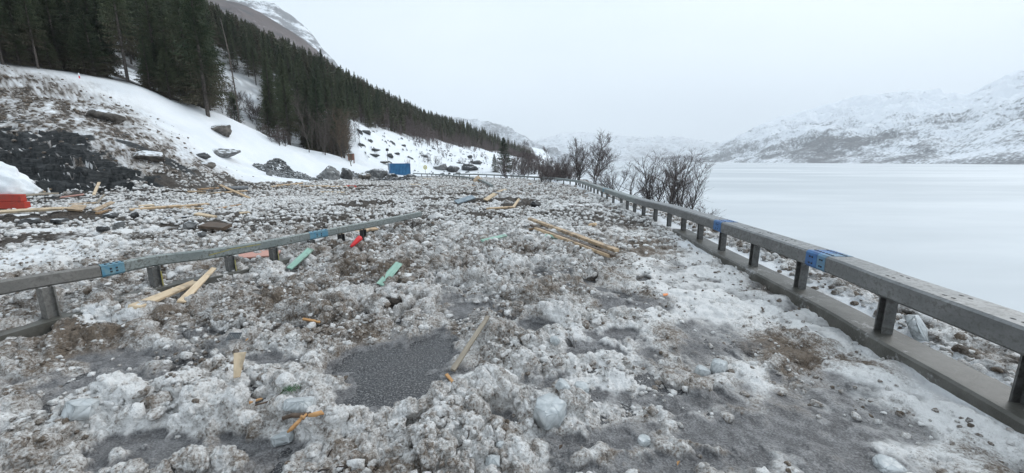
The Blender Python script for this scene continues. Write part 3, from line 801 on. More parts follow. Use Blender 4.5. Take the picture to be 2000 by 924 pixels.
# third rail beyond the debris
FT = [G(958, 361, 0), G(942, 352.5, -.05), G(925, 347.5, -.10), G(895, 343.5, -.17), G(860, 340.5, -.25), G(836, 339, -.28), G(806, 338, -.3)]
fpath = resample(FT, .3); FL = plen(fpath)
fps = [.4 + 1.7 * k for k in range(int(FL / 1.7))]
box_rail('guardrail', 'far curved steel guardrail ending in debris near the blue container', fpath, .16, .22, fps, lambda b: float(gz(b.x, b.y)[0]) - .15,
         [(0, FL, M['galv_old'])], [], M['post'], holes=None)
# concrete edge beams carrying the rails
def kerb(path, s0, s1, w, h, mat, label, side=-.06):
    mb = MB(); pts = [Vector((p.x, p.y, 0)) for p in cut(path, s0, s1, .2)]
    pts = [p + Vector((0, 0, float(zroad(p.y)))) for p in pts]
    mb.sweep([(side, -.1), (side, h - .02), (side + .02, h), (side + w, h), (side + w, -.1)], pts)
    o = mb.build('kerb', mat); tag(o, kind='structure'); return o
kerb(rpath, 0, s_of(rpath, (4.3, 9.2, 0)), .34, .15, M['concrete'], '')
kerb(lpath, 0, s_of(lpath, G(560, 460, .5)), .24, .13, M['concrete'], '', -.05)
# ================================================================== TREES
def m_foliage(name, c1, c2, c3):
    t = NT(name)
    oi = t.n.new('ShaderNodeObjectInfo')
    n = t.noise(1.6, 3); tint = t.attr('tint')
    f = t.math('ADD', t.math('MULTIPLY', n, .8), t.math('MULTIPLY', oi.outputs['Random'], .25))
    c = t.mix(t.step(f, .3, .75), c1, c2)
    c = t.mix(tint, c, c3)
    t.set('Base Color', c); t.set('Roughness', .8); t.set('Specular IOR Level', .15)
    return t.m
M['needles'] = m_foliage('spruce_needles', (.042, .060, .035), (.105, .122, .070), (.118, .097, .070))
M['bark'] = m_simple('spruce_bark', (.05, .042, .036), (.12, .10, .088), 5, .9, bump=.4, bscale=14)
M['twig'] = m_simple('birch_twigs', (.075, .056, .052), (.145, .110, .102), 3, .8, bump=0)
M['birchbark'] = m_simple('dark_birch_bark', (.030, .026, .025), (.11, .10, .096), 6, .8, bump=.3, bscale=20)
M['drytwig'] = m_simple('bare_dry_branches', (.07, .055, .046), (.14, .115, .10), 3, .9, bump=0)
M['larchtwig'] = m_simple('brown_larch_twigs', (.085, .060, .042), (.15, .115, .08), 3, .9, bump=0)

def spruce_arrays(seed, Ht, Rd, zb, whorls, per, detail):
    R = np.random.default_rng(seed); V, F, Tn = [], [], []
    def tri(a, b, c, tt):
        o = len(V); V.extend((a, b, c)); F.append((o, o + 1, o + 2)); Tn.extend((tt, tt, tt))
    lean = R.uniform(-.2, .2, 2)
    for w in range(whorls):
        f = w / (whorls - 1); z = zb * Ht + (Ht - zb * Ht) * f ** .92
        Lm = Rd * (1 - f) ** .78 * (.55 + .45 * min(1, f * 5 + .45))
        for k in range(per):
            if R.random() < (.28 if f < .25 else .1): continue
            a = R.random() * 6.283; L = Lm * R.uniform(.62, 1.15) + .10
            d = np.array([math.cos(a), math.sin(a), 0]); sd = np.array([-d[1], d[0], 0])
            z0 = z + R.normal() * .12; droop = (.42 - .75 * f) + R.normal() * .08
            tt = float(np.clip(.9 - f * 2.6 + R.normal() * .25, 0, .8))
            pts = []
            for q in (0, .35, .7, 1.0):
                zz = z0 - L * droop * q + L * .24 * q * q
                pts.append(np.array([lean[0] * f, lean[1] * f, 0]) + d * L * q + np.array([0, 0, zz]))
            wd = (.10 + .10 * L)
            if detail == 0:
                m = pts[2]; h = np.array([0, 0, -.34 * L - .12])
                tri(pts[0], m + sd * wd * 1.6, pts[3], tt); tri(pts[0], m - sd * wd * 1.6 + h * .3, pts[3], tt); tri(pts[0] + h * .2, m + h, pts[3], tt)
                continue
            for j in range(3):
                tri(pts[j] - sd * .03, pts[j] + sd * .03, pts[j + 1], tt)
            nn = 5 if detail == 1 else 8
            for j in range(nn):
                q = .14 + .86 * (j + R.random()) / nn; x = q * 3 / 1.0
                i = min(2, int(q / .35)); p = pts[i] + (pts[i + 1] - pts[i]) * min(1, (q - (0, .35, .7)[i]) / .34)
                l2 = (L * .36 * (1 - q * .55) + .14) * R.uniform(.7, 1.25)
                for s in (-1, 1):
                    tip = p + (d * .62 + sd * s * .72) * l2 + np.array([0, 0, -l2 * R.uniform(.05, .65)])
                    b = p - d * R.uniform(.08, .2) * (.5 + L * .25)
                    tri(p + np.array([0, 0, .02]), b, tip, tt)
                if R.random() < .8:
                    tri(p + d * .06, p - d * .07, p + sd * R.normal() * .09 + np.array([0, 0, -l2 * R.uniform(.45, .95)]), tt)
    # leader
    for k in range(7):
        a = k * .9; tri(np.array([lean[0], lean[1], Ht + .55 - .07 * k]), np.array([lean[0] + .22 * math.cos(a) * (k * .16 + .2), lean[1] + .22 * math.sin(a) * (k * .16 + .2), Ht - .25 - .06 * k]), np.array([lean[0] - .04, lean[1] + .03, Ht - .2]), 0)
    return np.array(V), np.array(F), np.array(Tn)
def np_tube(V, F, pts, rad, n):
    o = len(V)
    m = len(pts)
    for i in range(m):
        t = pts[min(i + 1, m - 1)] - pts[max(i - 1, 0)]; t = t / (np.linalg.norm(t) + 1e-9)
        a = np.cross(t, (.31, .17, 1.0) if abs(t[2]) < .93 else (1, .2, .1)); a /= np.linalg.norm(a) + 1e-9; b = np.cross(t, a)
        for k in range(n):
            th = 2 * math.pi * k / n
            V.append(pts[i] + (a * math.cos(th) + b * math.sin(th)) * rad[i])
    for i in range(m - 1):
        for k in range(n):
            F.append((o + i * n + k, o + i * n + (k + 1) % n, o + (i + 1) * n + (k + 1) % n, o + (i + 1) * n + k))
def tube_mesh(name, tubes, mat, n):
    V, F = [], []
    for pts, rad in tubes: np_tube(V, F, [np.asarray(p, float) for p in pts], rad, n)
    return np_mesh(name, np.array(V), np.array(F), mat)
def spruce_proto(seed, Ht, Rd, zb, whorls=44, per=8, detail=1):
    V, F, Tn = spruce_arrays(seed, Ht, Rd, zb, whorls, per, detail)
    crown = np_mesh('crown', V, F, M['needles'], False, dict(tint=Tn))
    R = np.random.default_rng(seed + 5)
    trunk = tube_mesh('trunk', [([(0, 0, -.8), (.03, .02, Ht * .3), (-.02, .05, Ht * .7), (0, 0, Ht)], [.013 * Ht, .010 * Ht, .006 * Ht, .01])], M['bark'], 7)
    dead = []
    for k in range(int(30 + 70 * zb)):
        z = Ht * R.uniform(.06, max(.16, zb + .12)); a = R.random() * 6.28; L = R.uniform(.5, 1.6) * Rd * .5; d = np.array([math.cos(a), math.sin(a), 0])
        dead.append(([np.array([0, 0, z]), np.array([0, 0, z]) + d * L * .6 + (0, 0, -L * .12), np.array([0, 0, z]) + d * L + np.array([R.normal() * .1, R.normal() * .1, -L * .38])], [.022, .014, .006]))
    return crown, trunk, tube_mesh('dead_branches', dead, M['drytwig'], 3), Ht
SPR = [spruce_proto(s, h, r, z, w, p) for s, h, r, z, w, p in
       [(1, 14.5, 2.7, .08, 50, 9), (2, 16, 2.9, .12, 52, 9), (3, 13, 2.3, .18, 42, 8), (4, 15, 2.6, .22, 44, 9), (5, 12, 2.4, .05, 46, 9), (6, 17, 2.5, .30, 44, 8)]]
NAT = dict(far=0)
GF = 'spruces of the hillside forest'
def put_spruce(proto, x, y, s, rz, label, group, name='spruce_tree', wide=1.0):
    z = float(H(x, y)[0])
    r = empty(name, (x, y, z), rz, label, 'tree', group); r.scale = (s * wide, s * wide, s)
    for nm, me in (('crown', proto[0]), ('trunk', proto[1]), ('dead_branches', proto[2])):
        mesh_obj(nm, me, r)
    return r
# trees one can tell apart
def spot(u, v, Y=None):
    p = D(u, v, Y) if Y else hit(u, v); return p.x, p.y
x, y = D(527, 274, 63).x, 63
put_spruce(SPR[4], x, y, .56, .4, 'small full spruce standing alone on the snow in front of the forest edge', None, wide=1.5)
x, y = D(985, 337, 92).x, 92
put_spruce(SPR[0], x, y, .56, 1.4, 'dark spruce by the far bend of the road, right of the open clearing', None, wide=1.75)
x, y = D(966, 337, 96).x, 96
put_spruce(SPR[4], x, y, .36, 2.4, 'short spruce just left of the taller one at the far bend', None, wide=1.3)
x, y = D(408, 236, 46).x, 46
put_spruce(SPR[1], x, y, .92, 2.0, 'dark bushy spruce closing the right end of the nearest forest clump', None, wide=1.12)
x, y = D(710, 140, 400).x, 400
# scatter the forest
R = np.random.default_rng(2024)
cand = []
for _ in range(60000):
    y = R.uniform(24, 620); x = -R.uniform(-20, 420)
    bl = base_line(y)
    if x > bl: continue
    gap = 48 < y < 95 and -.725 < x / y < -.553 - (y - 48) * .0016
    if gap: continue
    if abs(math.atan2(x, y)) > math.radians(54.5): continue
    ht = R.uniform(.72, 1.12)
    if x > bl - 10: ht *= R.uniform(.55, 1)
    for _k in range(5):            # trees stay lower towards the timber line of the upper slope
        zt = float(.47 * -x - 5 + 14.5 * ht); dd = y * CP - (zt - EYE) * SP
        if y < 75 or dd <= 0: break
        uu = 1000 + FPX * x / dd; vv = 462 - FPX * (y * SP + (zt - EYE) * CP) / dd
        if uu > 900 or vv > np.interp(uu, [300, 380, 440, 480, 530, 620, 700, 830, 985], [-90, -35, 12, 34, 52, 92, 140, 218, 275]) - 7: break
        ht *= .84
    cand.append((math.hypot(x, y), x, y, ht))
cand.sort()
kept = []; cells = {}
for d, x, y, ht in cand:
    md = 1.9 if d < 75 else 2.5 if d < 130 else 3.6 if d < 260 else 5.0
    if d > 130 and R.random() < .35: continue
    k = (int(x // 6), int(y // 6))
    if any((x - a) ** 2 + (y - b) ** 2 < md * md for i in (-1, 0, 1) for j in (-1, 0, 1) for a, b in cells.get((k[0] + i, k[1] + j), ())): continue
    cells.setdefault(k, []).append((x, y)); kept.append((d, x, y, ht))
print('forest trees', len(kept))
# second clump on the near hillside, with bare trees in front of it
NIND = 236
ind, mass = kept[:NIND], kept[NIND:]
for i, (d, x, y, ht) in enumerate(ind):
    edge = x > base_line(y) - 7
    p = SPR[R.integers(0, 6)] if not edge else SPR[(0, 2, 3, 5)[R.integers(0, 4)]]
    put_spruce(p, x, y, ht * (1.0 if d < 75 else .92), R.random() * 6.28, 'tall dark green spruce packed in the dense forest on the left hillside', GF, wide=R.uniform(.85, 1.15))
R3 = np.random.default_rng(88)
for k in range(52):                # young trees filling the forest edge
    y = R3.uniform(32, 50) if k < 36 else R3.uniform(62, 74); x = base_line(y) - R3.uniform(-.3, 5) ** 1.0
    if abs(math.atan2(x, y)) > math.radians(54): x = -y * 1.3
    put_spruce(SPR[(0, 4)[k % 2]], x, y, R3.uniform(.22, .52), R3.random() * 6, 'young low spruce filling the lower edge of the dark forest', 'young spruces of the forest edge', wide=R3.uniform(1.2, 1.7))
LOW = [spruce_arrays(40 + k, 13, 2.3, .12, 27, 7, 0) for k in range(5)]
V, F, Tn, o = [], [], [], 0
mz = H(np.array([m[1] for m in mass]), np.array([m[2] for m in mass]))
for (d, x, y, ht), z in zip(mass, mz):
    v, f, t_ = LOW[R.integers(0, 5)]
    a = R.random() * 6.28; s = ht * .95
    ca, sa_ = math.cos(a) * s, math.sin(a) * s
    q = np.stack([v[:, 0] * ca - v[:, 1] * sa_ + x, v[:, 0] * sa_ + v[:, 1] * ca + y, v[:, 2] * s + z], 1)
    V.append(q); F.append(f + o); o += len(q); Tn.append(np.clip(t_ * .7 + .2 + R.uniform(0, .6) * (R.random() < .6), 0, 1))
fm = mesh_obj('spruce_forest', np_mesh('spruce_forest', np.concatenate(V), np.concatenate(F), M['needles'], False, dict(tint=np.concatenate(Tn))))
tag(fm, 'dense spruce forest rising up the hillside behind the nearest trees', 'forest', kind='stuff')

# ---- bare birches
def birch_tubes(seed, Ht, stems, spread, nb, nt, tw=.011, upr=.75, tl=.45):
    R = np.random.default_rng(seed); big, fine = [], []
    def grow(p, d, L, r0, n, up, wob):
        pts = [np.array(p, float)]; d = np.array(d, float); d /= np.linalg.norm(d)
        for k in range(n):
            d = d + R.normal(size=3) * wob + np.array([0, 0, up]); d /= np.linalg.norm(d)
            pts.append(pts[-1] + d * L / n)
        return pts
    def side(d, ang):
        a = np.cross(d, R.normal(size=3)); a /= np.linalg.norm(a) + 1e-9
        return d * math.cos(ang) + a * math.sin(ang)
    for s in range(stems):
        a = R.random() * 6.28; L = Ht * R.uniform(.78, 1.05) if s else Ht
        st = grow((.12 * math.cos(a) * stems * .4, .12 * math.sin(a) * stems * .4, -.5), (spread * math.cos(a), spread * math.sin(a), 1), L + .5, 0, 8, .05, .09)
        r0 = .009 * Ht + .012
        big.append((st, list(np.linspace(r0, .012, len(st)))))
        for b in range(nb):
            f = R.uniform(.22, .97); i = min(7, int(f * 8)); p = st[i] + (st[i + 1] - st[i]) * (f * 8 - i)
            d = st[i + 1] - st[i]; d /= np.linalg.norm(d)
            Lb = Ht * (.36 * (1 - f * .72) + .05) * R.uniform(.7, 1.25)
            br = grow(p, side(d, R.uniform(.5, 1.0)), Lb, 0, 5, upr * .16, .14)
            rb = r0 * (1 - f) * .55 + .010
            (big if rb > .02 else fine).append((br, list(np.linspace(rb, .007, 6))))
            for t_ in range(nt):
                g = R.uniform(.2, 1.0); j = min(4, int(g * 5)); q = br[j] + (br[j + 1] - br[j]) * (g * 5 - j)
                d2 = br[j + 1] - br[j]; d2 /= np.linalg.norm(d2)
                Lt = tl * Lb * R.uniform(.4, 1.0) + .12
                tt = grow(q, side(d2, R.uniform(.35, .9)), Lt, 0, 3, .12, .16)
                fine.append((tt, [tw * .9, tw * .75, tw * .6, tw * .4]))
                for u_ in range(2):
                    h = R.uniform(.3, 1); jj = min(2, int(h * 3)); q2 = tt[jj] + (tt[jj + 1] - tt[jj]) * (h * 3 - jj)
                    d3 = tt[jj + 1] - tt[jj]; d3 /= np.linalg.norm(d3)
                    t3 = grow(q2, side(d3, R.uniform(.4, .9)), Lt * R.uniform(.35, .7), 0, 2, .12, .14)
                    fine.append((t3, [tw * .6, tw * .5, tw * .35]))
    return big, fine
def birch_proto(seed, Ht, stems, spread, nb, nt, bark, twig, **k):
    big, fine = birch_tubes(seed, Ht, stems, spread, nb, nt, **k)
    return tube_mesh('trunk', big, M[bark], 6), tube_mesh('crown', fine, M[twig], 3), Ht
def put_tree(proto, x, y, h, rz, label, group, name='birch_tree', cat='tree', z=None, wide=1.0):
    z = float(H(x, y)[0]) if z is None else z
    r = empty(name, (x, y, z), rz, label, cat, group); s = h / proto[2]; r.scale = (s * wide, s * wide, s)
    mesh_obj('trunk', proto[0], r); mesh_obj('crown', proto[1], r)
    return r
BIR = [birch_proto(60, 6, 4, .20, 19, 9, 'birchbark', 'twig', tw=.014), birch_proto(61, 6, 1, .1, 34, 10, 'birchbark', 'twig', tw=.014), birch_proto(62, 5, 3, .22, 18, 8, 'birchbark', 'twig', tw=.010), birch_proto(63, 6, 2, .14, 28, 10, 'birchbark', 'twig', tw=.014), birch_proto(65, 4, 3, .6, 14, 8, 'birchbark', 'twig', upr=.4, tw=.009), birch_proto(66, 6, 3, .16, 24, 8, 'birchbark', 'twig', tw=.010)]
def by_rail(u, vtop, Y, vbase=None):
    """where a tree on the bank stands and how tall it is"""
    p = D(u, vtop, Y); x = p.x; z = float(H(x, Y)[0]); return x, Y, p.z - z
for u, vt, Y, k, lab, w in [
    (1128, 275, 34, 0, 'bare many-stemmed birch behind the rail, left of the tallest birch', 1.15),
    (1168, 266, 33, 3, 'tallest bare birch behind the rail bend, wide open crown', 1.25),
    (1205, 318, 29, 2, 'low bare birch between the tall birch and the rail, at the lake edge', 1.3),
    (1228, 318, 27, 4, 'slanting bare birch leaning out over the lake ice', 1.5),
    (1252, 385, 24, 4, 'tiny bare sapling on the bank between the two birch clusters', .9),
    (1075, 290, 48, 1, 'slender bent birch with few branches above the brown thicket', .8),
    (1100, 300, 42, 0, 'thin bare birch at the left edge of the birch cluster', .9),
    (1018, 278, 78, 3, 'bare birch beside the dark spruce at the far bend', 1.0),
    (1285, 303, 22, 5, 'bare dense birch, left one of the pair nearest the rail', 1.25),
    (1318, 306, 20.5, 2, 'bare many-stemmed birch in the middle of the nearest cluster', 1.2),
    (1352, 303, 19, 5, 'bare birch with reddish crown, right one of the nearest cluster', 1.1),
    (1400, 388, 16, 4, 'low bare shrub sprawling past the blue rail joint towards the lake', 1.5),
    (1268, 345, 22.5, 2, 'short bare birch at the left foot of the nearest cluster', 1.1)]:
    x, y, h = by_rail(u, vt, Y)
    put_tree(BIR[k], x, y, h, u * .37, lab, 'bare birches on the lake bank', wide=w, z=float(H(x, y)[0]))
# brown thicket behind the far rail
BUSH = [birch_proto(70 + k, 2.6, 5, .5, 8, 5, 'birchbark', 'twig', tw=.012) for k in range(3)]
R = np.random.default_rng(31)
for k in range(40):
    u = R.uniform(985, 1118); Y = R.uniform(50, 110) if u < 1060 else R.uniform(40, 64)
    if u > 1060: Y = R.uniform(38, 56)
    p = D(u, 340, Y)
    put_tree(BUSH[k % 3], p.x, Y, R.uniform(1.7, 3.4) * Y / 62, R.random() * 6.3, 'bare red-brown bush in the thicket behind the far bend of the rail', 'bushes of the brown thicket', 'bare_bush', 'bush', wide=R.uniform(.8, 1.3))
# bare trees along the foot of the forest
BARE = [birch_proto(80, 8, 1, .08, 26, 5, 'bark', 'drytwig', tw=.013), birch_proto(81, 8, 2, .15, 18, 5, 'bark', 'drytwig', tw=.013), birch_proto(82, 7, 1, .1, 36, 7, 'larchtwig', 'larchtwig', tw=.018)]
R = np.random.default_rng(41)
n_ = 0
for k in range(300):
    u = R.uniform(445, 690); Y = R.uniform(56, 80)
    x = D(u, 300, Y).x
    if u < 560 and R.random() < .65: continue
    h = R.uniform(3, 8) * (.55 if u < 560 else 1)
    if n_ >= 56: break
    n_ += 1
    larch = 640 < u < 690 and R.random() < .45
    put_tree(BARE[2] if larch else BARE[k % 2], x, Y, h, R.random() * 6.3,
             'bare light brown larch at the right front of the second forest clump' if larch else 'bare thin grey tree on the snow in front of the forest clump', 'bare larches of the forest edge' if larch else 'bare trees in front of the forest', 'larch_tree' if larch else 'bare_tree', wide=R.uniform(.7, 1.1))
# spruces of the second clump
# bare birch wood along the lower forest edge, far off: one mass
R = np.random.default_rng(51)
V, F, o = [], [], 0
LB = []
for s in range(4):
    R2 = np.random.default_rng(90 + s); tb = []
    tb.append(([(0, 0, -.3), (R2.normal() * .2, R2.normal() * .2, 3), (R2.normal() * .3, R2.normal() * .3, 6)], [.07, .05, .015]))
    for k in range(46):
        z = R2.uniform(1.0, 5.6); a = R2.random() * 6.28; L = R2.uniform(.5, 1.7) * (1 - z / 8)
        p = np.array([0, 0, z]); d = np.array([math.cos(a), math.sin(a), 0])
        tb.append(([p, p + d * L * .5 + (0, 0, L * .35), p + d * L * .85 + (0, 0, L * 1.0)], [.032, .024, .012]))
    v_, f_ = [], []
    for pts, rad in tb: np_tube(v_, f_, [np.asarray(p, float) for p in pts], rad, 3)
    LB.append((np.array(v_), np.array(f_)))
px, py = [], []
while len(px) < 1500:
    y = R.uniform(80, 420); x = base_line(y) + R.uniform(-16, 9 if y > 120 else 1.5)
    if y < 120 and R.random() < .6: continue
    px.append(x); py.append(y)
pz = H(np.array(px), np.array(py))
for x, y, z in zip(px, py, pz):
    v, f = LB[R.integers(0, 4)]; a = R.random() * 6.28; s = R.uniform(.55, 1.15) * (1.0 if y > 130 else .75)
    q = np.stack([(v[:, 0] * math.cos(a) - v[:, 1] * math.sin(a)) * s + x, (v[:, 0] * math.sin(a) + v[:, 1] * math.cos(a)) * s + y, v[:, 2] * s + z], 1)
    V.append(q); F.append(f + o); o += len(q)
bw = mesh_obj('birch_wood', np_mesh('birch_wood', np.concatenate(V), np.concatenate(F), M['twig'], False)); tag(bw, 'purple brown bare birch wood along the lower edge of the far forest', 'woods', kind='stuff')
# leaning pale dead trunks among the spruces
for u, v, u2, v2, Y, lab in [(310, 50, 332, 75, 52, 'pale broken trunk leaning high among the dark spruces'), (150, 115, 171, 136, 42, 'thin pale dead trunk leaning low between the near spruces'), (430, 35, 446, 100, 62, 'pale upright dead trunk near the upper right of the spruces')]:
    a, b = D(u, v, Y), D(u2, v2, Y - 1.5)
    if (a - b).length > 0:
        base = Vector((b.x + (b.x - a.x) * .2, b.y, float(H(b.x, b.y)[0]) - .2)); mid = b
        mb = MB(); mb.tube([base, mid.lerp(base, .45) + Vector((.1, 0, .2)), b, a], [.10, .09, .075, .04], 6)
        tag(mb.build('dead_trunk', M['drytwig'], None, loc=base), lab, 'dead tree', 'dead trunks in the forest')
# ================================================================== THINGS
def m_wood(name, c1, c2, c3=None, amt=.3):
    t = NT(name)
    g = t.noise(9, 5, .6, stretch=(.35, 6, 6)); d = t.noise(5, 4, .65); oi = t.n.new('ShaderNodeObjectInfo')
    c = t.mix(t.step(g, .35, .68), c1, c2)
    c = t.mix(t.math('MULTIPLY', oi.outputs['Random'], .35), c, c3 or c1)
    c = t.mix(t.math('MULTIPLY', t.step(t.math('ADD', d, t.math('MULTIPLY', oi.outputs['Random'], .12)), .55, .72), amt * 1.6, True), c, (.10, .075, .055))
    t.set('Base Color', c); t.set('Roughness', .6); t.bump(g, .25, .004)
    return t.m
M['pine'] = m_wood('fresh_pine', (.50, .345, .20), (.62, .455, .29), (.42, .33, .24), .42)
M['pale_pine'] = m_wood('pale_pine', (.60, .45, .29), (.70, .56, .39), (.54, .42, .28), .26)
M['wet_pine'] = m_wood('wet_pine', (.34, .20, .10), (.44, .28, .15), (.30, .19, .10), .6)
M['brown_wood'] = m_wood('muddy_brown_wood', (.09, .06, .04), (.15, .10, .065), (.07, .05, .04), .5)
M['grey_wood'] = m_wood('weathered_grey_wood', (.26, .22, .17), (.36, .31, .24), (.28, .22, .15), .35)
M['green'] = m_wood('mint_green_paint', (.24, .41, .33), (.33, .50, .41), (.22, .38, .31), .30)
M['pink'] = m_wood('salmon_paint', (.50, .25, .20), (.60, .33, .26), (.55, .3, .25), .12)
M['redpaint'] = m_wood('red_barn_paint', (.46, .040, .022), (.56, .060, .030), (.42, .04, .025), .22)
M['redplastic'] = m_simple('red_plastic', (.62, .018, .025), (.70, .03, .03), 12, .35, bump=.05)
M['orange'] = m_simple('orange_plastic', (.80, .26, .09), (.85, .34, .14), 20, .5, bump=0)
M['bluegrey'] = m_simple('blue_grey_sheet', (.16, .21, .25), (.28, .33, .36), 9, .5)
M['pipe'] = m_simple('dark_grey_pipe', (.10, .11, .12), (.16, .17, .18), 5, .45)
M['rock'] = m_simple('grey_rock', (.075, .078, .08), (.24, .24, .235), 2.6, .75, bump=.8, bscale=9, bdist=.05)
M['brownrock'] = m_simple('brown_lichen_rock', (.06, .052, .045), (.21, .185, .16), 2.2, .8, bump=.8, bscale=7, bdist=.05)
M['darkrock'] = m_simple('dark_wet_rock', (.018, .019, .020), (.085, .085, .085), 3, .6, bump=.8, bscale=9, bdist=.05)
M['twigdark'] = m_simple('dark_twig', (.025, .018, .015), (.06, .04, .03), 12, .7, bump=0)
M['torn'] = m_wood('torn_orange_wood', (.50, .25, .09), (.62, .36, .16), (.45, .25, .1), .3)
for k, lo in (('rock', .80), ('brownrock', .74), ('darkrock', .90)):   # old snow lying on top of the stones
    m_ = M[k]; n_, l_ = m_.node_tree.nodes, m_.node_tree.links; b_ = n_['Principled BSDF']; src = b_.inputs['Base Color'].links[0].from_socket
    g_ = n_.new('ShaderNodeNewGeometry'); sx_ = n_.new('ShaderNodeSeparateXYZ'); l_.new(g_.outputs['Normal'], sx_.inputs[0])
    nn_ = n_.new('ShaderNodeTexNoise'); nn_.inputs['Scale'].default_value = 3.5; nn_.inputs['Detail'].default_value = 5
    l_.new(g_.outputs['Position'], nn_.inputs['Vector'])
    ad_ = n_.new('ShaderNodeMath'); ad_.operation = 'MULTIPLY_ADD'; l_.new(nn_.outputs['Fac'], ad_.inputs[0]); ad_.inputs[1].default_value = .9; l_.new(sx_.outputs[2], ad_.inputs[2])
    mr_ = n_.new('ShaderNodeMapRange'); mr_.inputs['From Min'].default_value = lo + .45; mr_.inputs['From Max'].default_value = lo + .58; l_.new(ad_.outputs[0], mr_.inputs['Value'])
    mx_ = n_.new('ShaderNodeMix'); mx_.data_type = 'RGBA'; l_.new(mr_.outputs[0], mx_.inputs[0]); l_.new(src, mx_.inputs[6]); mx_.inputs[7].default_value = (.72, .74, .76, 1); l_.new(mx_.outputs[2], b_.inputs['Base Color'])
def m_ice(name):
    t = NT(name)
    a = t.noise(7, 5, .65); b = t.noise(40, 3, .6)
    t.set('Base Color', t.mix(t.step(a, .35, .65), (.54, .57, .575), (.74, .765, .77)))
    t.set('Roughness', .22); t.set('Transmission Weight', .18); t.set('IOR', 1.31)
    t.bump(t.math('ADD', a, t.math('MULTIPLY', b, .3)), .5, .012)
    return t.m
M['ice'] = m_ice('clear_lake_ice')

_TN = np.concatenate([np.linspace(1.2, 12, 2200), np.geomspace(12, 75, 1500)[1:]])
KEEP = []                         # places the loose lumps keep clear of
def pt(u, v, lift=0.0, dz=.10):
    d = ray(u, v); zz = EYE + d[2] * _TN; k = np.argmax(zz < gz(d[0] * _TN, d[1] * _TN) + .005)
    if k > 0:
        t = _TN[k]; return Vector((d[0] * t, d[1] * t, EYE + d[2] * t + lift))
    p = hit(u, v, dz); return Vector((p.x, p.y, p.z + lift))
def plank(name, a, b, w, th, mat, label, cat, group=None, w2=None, roll=0.0, rag=.3, sag=0.0, seed=0):
    a, b = Vector(a), Vector(b); w2 = w if w2 is None else w2
    R = random.Random(seed or int((a.x * 131 + a.y * 17) * 100))
    d = b - a; L = d.length; x = d.normalized()
    up = Vector((0, 0, 1)); y = up.cross(x).normalized(); z = x.cross(y)
    rm = Matrix.Rotation(roll, 3, x); y, z = rm @ y, rm @ z
    bm = bmesh.new(); n = max(2, int(L / .35)); rings = []
    for i in range(n + 1):
        f = i / n; ww = (w + (w2 - w) * f) / 2; s = sag * math.sin(math.pi * f)
        ring = []
        for sy, sz in ((-1, -1), (1, -1), (1, 1), (-1, 1)):
            e = 0
            if i in (0, n): e = R.uniform(-1, 1) * rag * w * .5
            ring.append(bm.verts.new((f * L - L / 2 + e, sy * ww * (1 + R.uniform(-.02, .02)), sz * th / 2 + s + R.uniform(-.03, .03) * th)))
        rings.append(ring)
    for r0, r1 in zip(rings, rings[1:]):
        for k in range(4): bm.faces.new((r0[k], r0[(k + 1) % 4], r1[(k + 1) % 4], r1[k]))
    bm.faces.new(rings[0][::-1]); bm.faces.new(rings[-1])
    bmesh.ops.recalc_face_normals(bm, faces=bm.faces)
    ed = [e for e in bm.edges if len(e.link_faces) == 2 and e.calc_face_angle(0) > .7]
    bmesh.ops.bevel(bm, geom=ed, offset=min(.004, th * .15), segments=1, affect='EDGES')
    me = bpy.data.meshes.new(name); bm.to_mesh(me); bm.free(); me.materials.append(mat)
    o = bpy.data.objects.new(name, me); Mx = Matrix((x, y, z)).transposed().to_4x4()
    q = [a.lerp(b, k / 6) for k in range(7)]; cl = sorted(float(gz(p.x, p.y)[0]) - p.z for p in q)[4]
    kk = 1.0
    if cl > 0 and a.y < 60: kk = 1 - min(cl, .3) / (EYE - (a.z + b.z) / 2)        # lie on the lumps, not in them
    mid = Vector((0, 0, EYE)) + ((a + b) / 2 - Vector((0, 0, EYE))) * kk
    Mx.translation = mid + Vector((0, 0, th / 2)); KEEP.append((a + (mid - (a + b) / 2), b + (mid - (a + b) / 2), max(w, w2) / 2))
    o.matrix_world = Mx
    link(o); return tag(o, label, cat, group)
GP_ = 'splintered timber washed over the road'
